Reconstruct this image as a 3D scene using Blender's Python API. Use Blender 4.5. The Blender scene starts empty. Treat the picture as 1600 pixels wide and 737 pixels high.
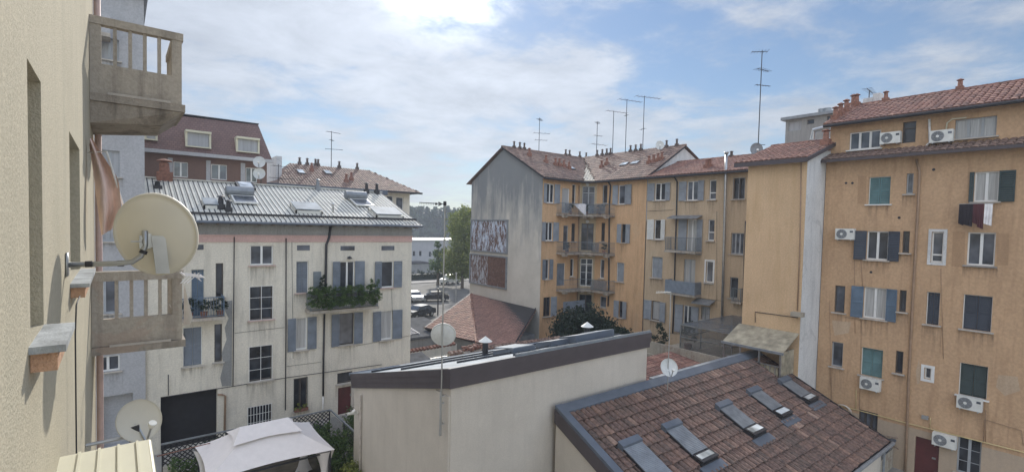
import bpy, math, random
from mathutils import Vector as V
random.seed(7)
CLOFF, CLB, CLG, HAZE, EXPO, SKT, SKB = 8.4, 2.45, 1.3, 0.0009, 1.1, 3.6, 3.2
sc = bpy.context.scene
COL = sc.collection
R = math.radians
# ------------------------------------------------------------------ camera
F_, YAW, PIT, ROL, CYY, H = 784.4, .66674, .037938, .023446, 383.41, 11.3
_fw = V((math.sin(YAW)*math.cos(PIT), math.cos(YAW)*math.cos(PIT), -math.sin(PIT)))
_r = V((math.cos(YAW), -math.sin(YAW), 0)); _u = _r.cross(_fw)
RT = math.cos(ROL)*_r + math.sin(ROL)*_u; UP = -math.sin(ROL)*_r + math.cos(ROL)*_u
def ray(x, y): return (x-800)/F_*RT - (y-CYY)/F_*UP + _fw
def at(x, y, ax, val):            # survey helper: a measured direction met with a real plane
    d = ray(x, y); o = V((0, 0, H)); return o + d*((val-o[ax])/d[ax])
def atp(x, y, p, n):
    d = ray(x, y); o = V((0, 0, H)); return o + d*((V(p)-o).dot(n)/d.dot(n))
def zat(x, y, P):                 # height of a thing that stands above ground point P
    d = ray(x, y); t = math.hypot(P[0], P[1])/math.hypot(d.x, d.y); return H+d.z*t
cam = bpy.data.objects.new('camera', bpy.data.cameras.new('camera')); COL.objects.link(cam)
cam.location = (0, 0, H)
from mathutils import Matrix
cam.rotation_euler = Matrix((RT, UP, -_fw)).transposed().to_euler()
cam.data.sensor_width = 36; cam.data.lens = F_/1600*36; cam.data.shift_y = (CYY-368.5)/1600
cam.data.clip_start = .05; cam.data.clip_end = 6000
sc.camera = cam
# ------------------------------------------------------------------ materials
def lin(c): return tuple((x/12.92 if x <= .04045 else ((x+.055)/1.055)**2.4) for x in c)
class NT:
    def __init__(s, name):
        s.m = bpy.data.materials.new(name); s.m.use_nodes = True; s.t = s.m.node_tree; s.n = s.t.nodes
        s.b = s.n['Principled BSDF']; s.geo = s.n.new('ShaderNodeNewGeometry')
    def link(s, a, b): s.t.links.new(a, b)
    def coord(s, sx=1, sy=1, sz=1):
        v = s.n.new('ShaderNodeVectorMath'); v.operation = 'MULTIPLY'; v.inputs[1].default_value = (sx, sy, sz)
        s.link(s.geo.outputs['Position'], v.inputs[0]); return v.outputs[0]
    def noise(s, scale, c=None, detail=4, rough=.55, dist=0):
        n = s.n.new('ShaderNodeTexNoise'); n.inputs['Scale'].default_value = scale; n.inputs['Detail'].default_value = detail
        n.inputs['Roughness'].default_value = rough; n.inputs['Distortion'].default_value = dist
        s.link(c or s.coord(), n.inputs['Vector']); return n.outputs['Fac']
    def ramp(s, fac, stops):
        r = s.n.new('ShaderNodeValToRGB'); e = r.color_ramp.elements
        while len(e) < len(stops): e.new(.5)
        for i, (p, c) in enumerate(stops): e[i].position = p; e[i].color = (*c, 1) if hasattr(c, '__len__') else (c, c, c, 1)
        s.link(fac, r.inputs[0]); return r.outputs[0]
    def mix(s, f, a, b, mode='MIX'):
        m = s.n.new('ShaderNodeMix'); m.data_type = 'RGBA'; m.blend_type = mode
        for sock, v in ((m.inputs[0], f), (m.inputs[6], a), (m.inputs[7], b)):
            if hasattr(v, 'is_linked') or isinstance(v, bpy.types.NodeSocket): s.link(v, sock)
            elif hasattr(v, '__len__'): sock.default_value = (*v, 1)
            else: sock.default_value = v
        return m.outputs[2]
    def math(s, op, a, b=0., c=0.):
        m = s.n.new('ShaderNodeMath'); m.operation = op
        for i, v in enumerate((a, b, c)):
            if isinstance(v, bpy.types.NodeSocket): s.link(v, m.inputs[i])
            else: m.inputs[i].default_value = v
        return m.outputs[0]
    def sep(s):
        q = s.n.new('ShaderNodeSeparateXYZ'); s.link(s.geo.outputs['Position'], q.inputs[0]); return q.outputs
    def bump(s, h, strength, dist=.02):
        b = s.n.new('ShaderNodeBump'); b.inputs['Strength'].default_value = strength; b.inputs['Distance'].default_value = dist
        s.link(h, b.inputs['Height']); s.link(b.outputs[0], s.b.inputs['Normal'])
    def attr(s, name='tint'):
        a = s.n.new('ShaderNodeAttribute'); a.attribute_name = name; return a.outputs['Fac']
    def done(s, col, rough=.8, metal=0, spec=None):
        if isinstance(col, bpy.types.NodeSocket): s.link(col, s.b.inputs['Base Color'])
        else: s.b.inputs['Base Color'].default_value = (*col, 1)
        if isinstance(rough, bpy.types.NodeSocket): s.link(rough, s.b.inputs['Roughness'])
        else: s.b.inputs['Roughness'].default_value = rough
        s.b.inputs['Metallic'].default_value = metal
        if spec is not None: s.b.inputs['Specular IOR Level'].default_value = spec
        return s.m
def mul(c, k): return tuple(min(.95, x*k) for x in c)
def plain(name, c, rough=.7, metal=0, var=.15, scale=4, bump=0, bs=60, spec=None):
    t = NT(name); n = t.noise(scale)
    col = t.ramp(n, [(.3, mul(c, 1-var)), (.7, mul(c, 1+var))])
    if bump: t.bump(t.noise(bs), bump)
    return t.done(col, rough, metal, spec)
def plaster(name, c, stain, amt=.5, streak=.35, grain=.5, patch=None, bs=35, fine=14, split=None):
    t = NT(name)
    big = t.noise(.55, detail=6, rough=.65); fi = t.noise(fine, detail=3)
    col = t.ramp(big, [(.3, mul(c, .86)), (.72, mul(c, 1.1))])
    col = t.mix(.35, col, t.ramp(fi, [(.35, mul(c, .74)), (.65, mul(c, 1.2))]))
    st = t.noise(1.0, t.coord(2.2, 2.2, .28), 6, .62)
    f = t.math('MULTIPLY', t.ramp(st, [(.5, 0.), (.75, 1.)]), amt)
    col = t.mix(f, col, stain)
    st2 = t.noise(1.0, t.coord(6, 6, .45), 5, .6, .3)
    col = t.mix(t.math('MULTIPLY', t.ramp(st2, [(.54, 0.), (.72, 1.)]), amt*.7), col, stain)
    ch = t.noise(5.5, detail=8, rough=.75)
    col = t.mix(t.math('MULTIPLY', t.ramp(ch, [(.66, 0.), (.70, 1.)]), amt*.7), col, mul(stain, .75))
    col = t.mix(t.math('MULTIPLY', t.ramp(t.noise(2.3, detail=8, rough=.7, dist=.5), [(.60, 0.), (.64, 1.)]), amt*.35), col, mul(c, 1.3))
    if patch:
        pn = t.noise(.9, t.coord(1, 1, .8), 5, .7, .6)
        col = t.mix(t.math('MULTIPLY', t.ramp(pn, [(.58, 0.), (.62, 1.)]), patch[1]), col, patch[0])
    if split:
        z0, c2 = split
        zz = t.sep()[2]
        col = t.mix(t.math('LESS_THAN', zz, z0), col, t.mix(.6, col, c2))
    t.bump(t.math('ADD', t.noise(bs, detail=5), t.math('MULTIPLY', big, 1.5)), grain, .02)
    return t.done(col, .9, spec=.2)
def tilemat(name, stops, dirt=(.05, .045, .04), d=.5, rough=.75):
    t = NT(name); col = t.ramp(t.attr(), stops)
    col = t.mix(.3, col, t.ramp(t.noise(9), [(.35, (.04, .03, .028)), (.7, (.5, .33, .25))]))
    f = t.math('MULTIPLY', t.ramp(t.noise(.9, detail=7, rough=.7), [(.48, 0.), (.7, 1.)]), d)
    col = t.mix(f, col, dirt); t.bump(t.noise(50), .3)
    return t.done(col, rough)
def foliage(name, a, b, c=None):
    t = NT(name); col = t.ramp(t.attr(), [(0, a), (.75, b), (1, c or b)])
    m = t.done(col, .55); t.b.inputs['Specular IOR Level'].default_value = .3
    tr = t.n.new('ShaderNodeBsdfTranslucent'); t.link(col, tr.inputs[0]); mx = t.n.new('ShaderNodeMixShader'); mx.inputs[0].default_value = .35
    t.link(t.b.outputs[0], mx.inputs[1]); t.link(tr.outputs[0], mx.inputs[2]); t.link(mx.outputs[0], t.n['Material Output'].inputs[0])
    return m
MT = {}
MT['near'] = plaster('beige_render', (.485, .44, .335), (.36, .335, .26), .38, grain=.5, bs=70, fine=30)
MT['concrete'] = plaster('balcony_concrete', (.36, .32, .27), (.075, .065, .06), .85, grain=.6, fine=18, patch=((.42, .31, .24), .5))
MT['concrete2'] = plaster('pale_concrete', (.44, .395, .335), (.14, .12, .10), .65, grain=.5, fine=18, patch=((.44, .33, .26), .4))
MT['cream'] = plaster('cream_plaster', (.70, .65, .55), (.42, .39, .33), .55, patch=((.5, .47, .41), .3))
MT['pink'] = plaster('pink_plaster', (.58, .40, .36), (.4, .28, .25), .3)
MT['greyband'] = plaster('grey_band', (.30, .30, .29), (.16, .16, .16), .6)
MT['lilac'] = plaster('lilac_grey_plaster', (.43, .43, .44), (.31, .315, .33), .35)
MT['orange'] = plaster('ochre_plaster', (.63, .41, .235), (.36, .22, .12), .6, patch=((.58, .43, .27), .3))
MT['beigeC'] = plaster('sand_plaster', (.54, .415, .28), (.36, .26, .17), .6, patch=((.5, .42, .3), .3))
MT['jut'] = plaster('yellow_ochre_plaster', (.64, .45, .275), (.46, .3, .15), .4)
MT['right'] = plaster('brown_ochre_plaster', (.54, .36, .22), (.31, .19, .11), .5, patch=((.42, .28, .17), .35), fine=9, split=(2.15, (.40, .36, .30)))
MT['loggia'] = plaster('worn_yellow_plaster', (.47, .38, .25), (.24, .19, .13), .8, patch=((.6, .5, .36), .5))
MT['white'] = plaster('offwhite_plaster', (.57, .52, .45), (.42, .38, .33), .3, grain=.12, fine=40)
MT['palewall'] = plaster('whitewashed_wall', (.66, .66, .65), (.32, .33, .34), .45, patch=((.40, .41, .41), .4))
MT['oldwall'] = plaster('old_render', (.40, .36, .29), (.18, .16, .13), .7, patch=((.22, .15, .11), .5))
t = NT('weathered_gable'); zz = t.sep()[2]
base = t.ramp(t.noise(.6, detail=7, rough=.65), [(.3, (.48, .455, .40)), (.7, (.62, .585, .52))])
k = t.math('ADD', t.math('MULTIPLY', zz, .085), t.math('MULTIPLY', t.noise(1, t.coord(1.3, 1.3, .22), 8, .68), 1.5))
base = t.mix(t.ramp(t.math('MULTIPLY', t.math('SUBTRACT', k, 1.52), 1.2), [(0, 0.), (.6, .80)]), base, (.15, .17, .19))
t.bump(t.noise(20), .5); MT['gable'] = t.done(base, .9, spec=.2)
def peel(name, sx, a, b, c, th):
    t = NT(name)
    n1 = t.noise(1.6, t.coord(1, 1.8, .7), 10, .82, .6); n2 = t.noise(5, t.coord(1, 2, .5), 5, .7)
    base = t.mix(t.ramp(n2, [(.4, 0.), (.6, 1.)]), a, b)
    rust = t.ramp(t.noise(6, detail=6), [(.3, (.075, .042, .035)), (.7, (.20, .115, .085))])
    n = t.math('ADD', t.math('MULTIPLY', n1, .65), t.math('MULTIPLY', t.noise(4.5, t.coord(1, 1.2, .45), 8, .8), .35))
    col = t.mix(t.ramp(n, [(th-.015, 0.), (th+.015, 1.)]), base, rust)
    t.bump(n, .6, .05); return t.done(col, .75)
MT['poster1'] = peel('peeling_poster', 1, (.36, .44, .56), (.62, .66, .72), 0, .50)
MT['poster2'] = peel('rusted_poster', 1, (.50, .52, .54), (.32, .36, .42), 0, .49)
MT['tile_old'] = tilemat('old_brown_tiles', [(0, (.10, .065, .052)), (.5, (.19, .12, .095)), (1, (.31, .22, .175))], d=.6)
MT['tile_red'] = tilemat('red_clay_tiles', [(0, (.14, .055, .04)), (.5, (.25, .10, .07)), (1, (.38, .20, .14))], d=.5)
MT['tile_big'] = tilemat('mottled_brown_tiles', [(0, (.07, .045, .038)), (.4, (.125, .07, .056)), (.78, (.21, .12, .085)), (1, (.36, .25, .19))], (.06, .06, .052), .5)
MT['tile_white'] = tilemat('limewashed_tiles', [(0, (.5, .48, .4)), (1, (.75, .72, .62))], (.3, .28, .22), .5)
MT['tile_pink_shade'] = tilemat('pinkish_shaded_tiles', [(0, (.20, .10, .08)), (1, (.33, .18, .145))], d=.3)  # pinkish tone puts the shade of the garage's unsunned roof face into the colour
MT['roofmetal'] = plain('pale_sheet_metal', (.62, .61, .55), .6, 0, .12, 1.5, spec=.3)
MT['sheetgrey'] = plain('grey_roof_sheet', (.33, .36, .38), .7, 0, .25, 1.2, spec=.1)
MT['felt'] = plain('dark_roofing_felt', (.09, .095, .105), .9, 0, .3, 2, spec=.1)
MT['seam_rib_shade'] = plain('dark_seam_rib_shade', (.06, .065, .075), .8, 0, .2, 3, spec=.1)
MT['zinc'] = plain('zinc', (.26, .28, .30), .5, .4, .2, 3)
MT['flash'] = plain('blue_grey_flashing', (.12, .14, .17), .6, .2, .12, 2)
MT['fascia'] = plain('dark_brown_fascia', (.082, .068, .072), .6, .1, .12, 2)
MT['dark'] = plain('dark_metal', (.035, .035, .04), .5, .3)
MT['steel'] = plain('galvanised_steel', (.42, .43, .43), .35, .8)
MT['copper'] = plain('brown_pipe', (.30, .20, .13), .5, .1)
MT['pipewhite'] = plain('white_pipe', (.66, .64, .6), .5)
MT['yellowpipe'] = plain('yellow_gas_pipe', (.55, .44, .22), .5)
MT['rail'] = plain('grey_railing', (.17, .20, .22), .5, .2)
MT['railblue'] = plain('blue_grey_boards', (.20, .24, .29), .6)
MT['shblue'] = plain('blue_grey_shutter', (.165, .19, .225), .6, var=.2, scale=2)
MT['shlight'] = plain('pale_blue_shutter', (.28, .305, .335), .6, var=.15, scale=2)
MT['shgreen'] = plain('dark_green_shutter', (.035, .055, .055), .6)
MT['shdark'] = plain('dark_slate_shutter', (.045, .055, .075), .6, var=.2, scale=2)
MT['shteal'] = plain('teal_shutter', (.11, .205, .215), .6, var=.2, scale=2)
MT['shnavy'] = plain('slate_blue_shutter', (.10, .15, .21), .6, var=.2, scale=2)
MT['wframe'] = plain('white_window_frame', (.74, .74, .72), .45, var=.05)
MT['gframe'] = plain('grey_window_frame', (.34, .36, .38), .5, var=.1)
MT['dframe'] = plain('dark_window_frame', (.07, .06, .055), .5)
MT['stone'] = plain('stone_sill', (.47, .43, .38), .7, var=.2, bump=.3)
MT['pinkstone'] = plain('pink_stone_sill', (.52, .38, .34), .7, var=.15)
MT['marble'] = plain('grey_marble', (.40, .42, .42), .5, var=.35, scale=6, bump=.3)
MT['brick'] = plain('orange_masonry', (.50, .30, .19), .9, var=.3, scale=12, bump=.8)
MT['reddoor'] = plain('dark_red_door', (.095, .022, .022), .5)
MT['terracotta'] = plain('terracotta', (.24, .115, .08), .8, var=.35, scale=8, bump=.3)
MT['sootpot'] = plain('sooty_chimney_pot', (.10, .075, .065), .8, var=.4, scale=6)
MT['dish'] = plain('cream_dish_paint', (.60, .56, .46), .55, var=.05)
MT['dishgrey'] = plain('pale_grey_dish', (.60, .61, .59), .5, var=.08, scale=9)
MT['dishdark'] = plain('grey_mesh_dish', (.20, .21, .22), .5)
MT['acwhite'] = plain('offwhite_casing', (.68, .68, .64), .45, var=.08, scale=5)
MT['acfan'] = plain('fan_grille', (.12, .12, .12), .5)
MT['plastic'] = plain('pale_plastic', (.7, .69, .64), .5)
MT['canvas'] = plain('white_canvas', (.72, .68, .66), .9, var=.04, bump=.25, bs=7)
MT['cloth_orange'] = plain('faded_orange_cloth', (.74, .56, .48), .9, var=.15, bump=.3, bs=12)
MT['cloth_white'] = plain('white_cloth', (.78, .76, .76), .9)
MT['cloth_black'] = plain('black_laundry', (.025, .02, .025), .9)
MT['cloth_wine'] = plain('wine_laundry', (.09, .03, .035), .9)
MT['canopy'] = plain('beige_sheet', (.60, .57, .43), .5, var=.06, scale=3)
MT['wood'] = plain('weathered_wood', (.20, .15, .11), .85, var=.3, scale=10)
MT['mossroof'] = plain('mossy_sheet_roof', (.33, .29, .21), .85, var=.4, scale=2.2, bump=.3)
MT['wire'] = plain('wire_mesh', (.12, .12, .11), .7)
MT['brownwall'] = plaster('brown_brick', (.19, .125, .105), (.12, .08, .07), .4)
t = NT('mansard_tiles'); w = t.n.new('ShaderNodeTexBrick'); w.inputs['Scale'].default_value = 1
w.inputs['Color1'].default_value = (.19, .12, .105, 1); w.inputs['Color2'].default_value = (.15, .095, .085, 1); w.inputs['Mortar'].default_value = (.09, .05, .05, 1)
w.inputs['Brick Width'].default_value = .22; w.inputs['Row Height'].default_value = .17; w.inputs['Mortar Size'].default_value = .012
cmb = t.n.new('ShaderNodeCombineXYZ'); s_ = t.sep(); t.link(s_[0], cmb.inputs[0]); t.link(s_[2], cmb.inputs[1]); t.link(cmb.outputs[0], w.inputs[0])
MT['mansard'] = t.done(w.outputs[0], .7)
MT['asphalt'] = plain('asphalt', (.13, .125, .115), .9, var=.3, scale=.6, bump=.3)
MT['yard'] = plain('concrete_yard', (.30, .285, .26), .9, var=.3, scale=.5, bump=.3)
MT['soil'] = plain('garden_soil', (.10, .085, .06), .95, var=.5, scale=1.5, bump=.6)
MT['leaf'] = foliage('leaves', (.03, .055, .018), (.085, .15, .04), (.2, .26, .08))
MT['leafdark'] = foliage('dark_leaves', (.012, .022, .015), (.035, .055, .035), (.08, .1, .07))
MT['leafbright'] = foliage('bright_leaves', (.08, .11, .025), (.22, .26, .06), (.42, .42, .15))
MT['needles'] = foliage('far_leaves', (.02, .035, .02), (.05, .075, .04))
MT['bark'] = plain('bark', (.09, .07, .05), .95, bump=.6)
MT['carblack'] = plain('dark_car_paint', (.02, .022, .028), .2, .2)
MT['cargrey'] = plain('silver_car_paint', (.38, .39, .4), .25, .5)
MT['tyre'] = plain('tyre', (.015, .015, .015), .9)
t = NT('rain_stain'); fa = t.attr('fade'); sn = t.ramp(t.noise(1, t.coord(9, 9, .6), 5, .65, .2), [(.42, 0.), (.68, 1.)]); t.link(t.math('MULTIPLY', t.math('MULTIPLY', fa, sn), .42), t.b.inputs['Alpha']); MT['stain'] = t.done((.12, .10, .08), .95, spec=.1)
MT['light'] = plain('lamp_glass', (.6, .6, .58), .2)
MT['room_shade'] = plain('painted_interior_shade', (.02, .019, .022), .95)  # near-black colour painted for the unlit depth behind openings
def glass(name, c, rough=.08, curtain=None, cs=6):
    t = NT(name); col = c
    if curtain: col = t.ramp(t.noise(cs, t.coord(3, 3, .12), 3), [(.3, mul(curtain, .65)), (.7, curtain)])
    else: col = t.ramp(t.noise(1.1, detail=2), [(.35, mul(c, .4)), (.7, mul(c, 1.8))])
    return t.done(col, rough, 0, .6)
MT['gdark'] = glass('dark_pane', (.03, .034, .042))
MT['ggrey'] = glass('grey_pane', (.09, .10, .12))
MT['gcurtain'] = glass('curtained_pane', 0, .25, (.50, .50, .49))
MT['groller'] = glass('closed_roller_blind', 0, .5, (.42, .43, .45), 2)
MT['glight'] = glass('reflective_roof_pane', (.5, .54, .54), .1)
t = NT('tinted_sheet'); t.b.inputs['Alpha'].default_value = .45; MT['haze_sheet'] = t.done((.16, .19, .22), .25)
t = NT('metal_mesh'); ck = t.noise(1); t.b.inputs['Alpha'].default_value = .22; MT['mesh'] = t.done((.16, .17, .17), .6)
# ------------------------------------------------------------------ mesh kit
IDM = lambda a, b, c: V((a, b, c))
class MB:
    def __init__(s): s.v = []; s.f = []; s.t = []; s.tint = 0.5
    def face(s, ids): s.f.append(ids); s.t.append(s.tint)
    def poly(s, pts):
        n = len(s.v); s.v += [V(p) for p in pts]; s.face(tuple(range(n, n+len(pts))))
    def hexa(s, p):              # 8 points: bottom loop 0-3, top loop 4-7
        n = len(s.v); s.v += [V(q) for q in p]
        for q in ((0, 3, 2, 1), (4, 5, 6, 7), (0, 1, 5, 4), (1, 2, 6, 5), (2, 3, 7, 6), (3, 0, 4, 7)): s.face(tuple(n+i for i in q))
        return s
    def box(s, a0, a1, b0, b1, c0, c1, m=IDM):
        return s.hexa([m(a0, b0, c0), m(a1, b0, c0), m(a1, b1, c0), m(a0, b1, c0), m(a0, b0, c1), m(a1, b0, c1), m(a1, b1, c1), m(a0, b1, c1)])
    def prism(s, pts, off):      # polygon extruded by a vector
        n = len(s.v); k = len(pts); off = V(off); s.v += [V(p) for p in pts]+[V(p)+off for p in pts]
        s.face(tuple(range(n, n+k))); s.face(tuple(reversed(range(n+k, n+2*k))))
        for i in range(k): j = (i+1) % k; s.face((n+i, n+k+i, n+k+j, n+j))
        return s
    def tube(s, pts, r, seg=8, cap=True):
        pts = [V(p) for p in pts]; rs = r if hasattr(r, '__len__') else [r]*len(pts); n0 = len(s.v); ref = None
        for i, p in enumerate(pts):
            d = (pts[min(i+1, len(pts)-1)]-pts[max(i-1, 0)]).normalized()
            a = V((0, 0, 1)) if abs(d.z) < .9 else V((1, 0, 0))
            x = d.cross(a).normalized() if ref is None else (ref-d*ref.dot(d)).normalized(); ref = x; y = d.cross(x)
            for k in range(seg):
                w = 2*math.pi*k/seg; s.v.append(p+(x*math.cos(w)+y*math.sin(w))*rs[i])
        for i in range(len(pts)-1):
            for k in range(seg):
                a = n0+i*seg+k; b = n0+i*seg+(k+1) % seg; s.face((a, b, b+seg, a+seg))
        if cap: s.face(tuple(n0+k for k in reversed(range(seg)))); s.face(tuple(n0+(len(pts)-1)*seg+k for k in range(seg)))
        return s
    def lathe(s, prof, m=IDM, seg=24):   # prof (r, h); axis is c
        n0 = len(s.v)
        for r, h in prof:
            for k in range(seg): w = 2*math.pi*k/seg; s.v.append(m(r*math.cos(w), r*math.sin(w), h))
        for i in range(len(prof)-1):
            for k in range(seg):
                a = n0+i*seg+k; b = n0+i*seg+(k+1) % seg; s.face((a, b, b+seg, a+seg))
        return s
    def build(s, name, mat, parent=None, smooth=False, org=None):
        if org is None: org = ORG.get(parent.name, V((0, 0, 0))) if parent else V((0, 0, 0))
        me = bpy.data.meshes.new(name); me.from_pydata([tuple(v-org) for v in s.v], [], s.f)
        a = me.attributes.new('tint', 'FLOAT', 'FACE'); a.data.foreach_set('value', s.t)
        if smooth: me.polygons.foreach_set('use_smooth', [True]*len(s.f))
        me.materials.append(MT[mat] if isinstance(mat, str) else mat); me.update()
        o = bpy.data.objects.new(name, me); COL.objects.link(o)
        if parent: o.parent = parent
        ORG[o.name] = org
        return o
ORG = {}
def tag(o, label=None, cat=None, group=None, kind=None):
    if label: o['label'] = label
    if cat: o['category'] = cat
    if group: o['group'] = group
    if kind: o['kind'] = kind
    return o
def thing(name, loc, label, cat, group=None, rz=0, world=True):
    o = bpy.data.objects.new(name, None); COL.objects.link(o); o.location = loc; o.rotation_euler = (0, 0, rz); o.empty_display_size = .2
    ORG[o.name] = V(loc) if world else V((0, 0, 0))
    return tag(o, label, cat, group)
def lone(mb, name, mat, loc, label, cat, group=None, smooth=False):
    o = mb.build(name, mat, None, smooth, V(loc)); o.location = loc; return tag(o, label, cat, group)
def copy_tree(o, parent=None):
    c = o.copy(); COL.objects.link(c); c.parent = parent; ORG[c.name] = ORG.get(o.name, V((0, 0, 0)))
    for ch in [x for x in sc.objects if x.parent == o]: copy_tree(ch, c)
    return c
class Face:                        # a facade plane; u runs left to right as seen from the court, n points out
    def __init__(s, p, u, up=V((0, 0, 1))):
        s.p = V(p); s.u = V(u).normalized(); s.n = s.u.cross(up).normalized(); s.holes = []
    def m(s, u, z, d): return V((s.p.x, s.p.y, 0))+s.u*u+V((0, 0, z))+s.n*d
    def uz(s, x, y, d=0):
        q = atp(x, y, s.p+s.n*d, s.n); return (q-V((s.p.x, s.p.y, 0))).dot(s.u), q.z
    def rect(s, b):
        x0, y0, x1, y1 = b; xc, yc = (x0+x1)/2, (y0+y1)/2
        u0, u1, z1, z0 = s.uz(x0, yc)[0], s.uz(x1, yc)[0], s.uz(xc, y0)[1], s.uz(xc, y1)[1]
        return min(u0, u1), max(u0, u1), z0, z1
def wall(F, parent, mat, u0, u1, z0, z1, th=.35, rev=.22, name='wall', top=None, deep=()):
    """front skin with real openings and reveals, solid backing behind them"""
    mb = MB(); us = sorted({u0, u1, *[h[i] for h in F.holes for i in (0, 1)]}); zs = sorted({z0, z1, *[h[i] for h in F.holes for i in (2, 3)]})
    us = [u for u in us if u0-1e-6 <= u <= u1+1e-6]; zs = [z for z in zs if z0-1e-6 <= z <= z1+1e-6]
    for i in range(len(us)-1):
        run = None
        for j in range(len(zs)-1):
            uc, zc = (us[i]+us[i+1])/2, (zs[j]+zs[j+1])/2
            if any(h[0] < uc < h[1] and h[2] < zc < h[3] for h in F.holes):
                if run is not None: mb.poly([F.m(us[i], run, 0), F.m(us[i+1], run, 0), F.m(us[i+1], zs[j], 0), F.m(us[i], zs[j], 0)]); run = None
            elif run is None: run = zs[j]
        if run is not None: mb.poly([F.m(us[i], run, 0), F.m(us[i+1], run, 0), F.m(us[i+1], z1, 0), F.m(us[i], z1, 0)])
    for h in F.holes:
        a, b, c, d = h[:4]; rv = h[4] if len(h) > 4 else rev
        mb.poly([F.m(a, c, 0), F.m(a, d, 0), F.m(a, d, -rv), F.m(a, c, -rv)]); mb.poly([F.m(b, c, 0), F.m(b, c, -rv), F.m(b, d, -rv), F.m(b, d, 0)])
        mb.poly([F.m(a, d, 0), F.m(b, d, 0), F.m(b, d, -rv), F.m(a, d, -rv)]); mb.poly([F.m(a, c, 0), F.m(a, c, -rv), F.m(b, c, -rv), F.m(b, c, 0)])
        mb.poly([F.m(a, c, -rv), F.m(a, d, -rv), F.m(b, d, -rv), F.m(b, c, -rv)])
    if top: mb.poly([F.m(u, z, 0) for u, z in top])
    return mb.build(name, mat, parent)
def body(parent, mat, pts, z0, z1, name='wall'):
    return MB().prism([(x, y, z0) for x, y in pts], (0, 0, z1-z0)).build(name, mat, parent)
def leaf_mb(mb, F, uh, dr, wd, z0, z1, ang=.08, pitch=.09, d0=.03):
    """one louvred shutter leaf hinged at uh, folding out in direction dr"""
    ca, sa = math.cos(ang), math.sin(ang)
    m = lambda s, z, t: F.m(uh+dr*(s*ca)-dr*0, z, d0+s*sa+t)
    e = .055
    mb.box(0, e, z0, z1, 0, .04, m); mb.box(wd-e, wd, z0, z1, 0, .04, m)
    for za in (z0, (z0+z1)/2-.04, z1-.09): mb.box(e, wd-e, za, za+.09, 0, .04, m)
    z = z0+.1
    while z < z1-.12:
        mb.poly([m(e, z, .035), m(wd-e, z, .035), m(wd-e, z+pitch*.95, .006), m(e, z+pitch*.95, .006)]); z += pitch
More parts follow.
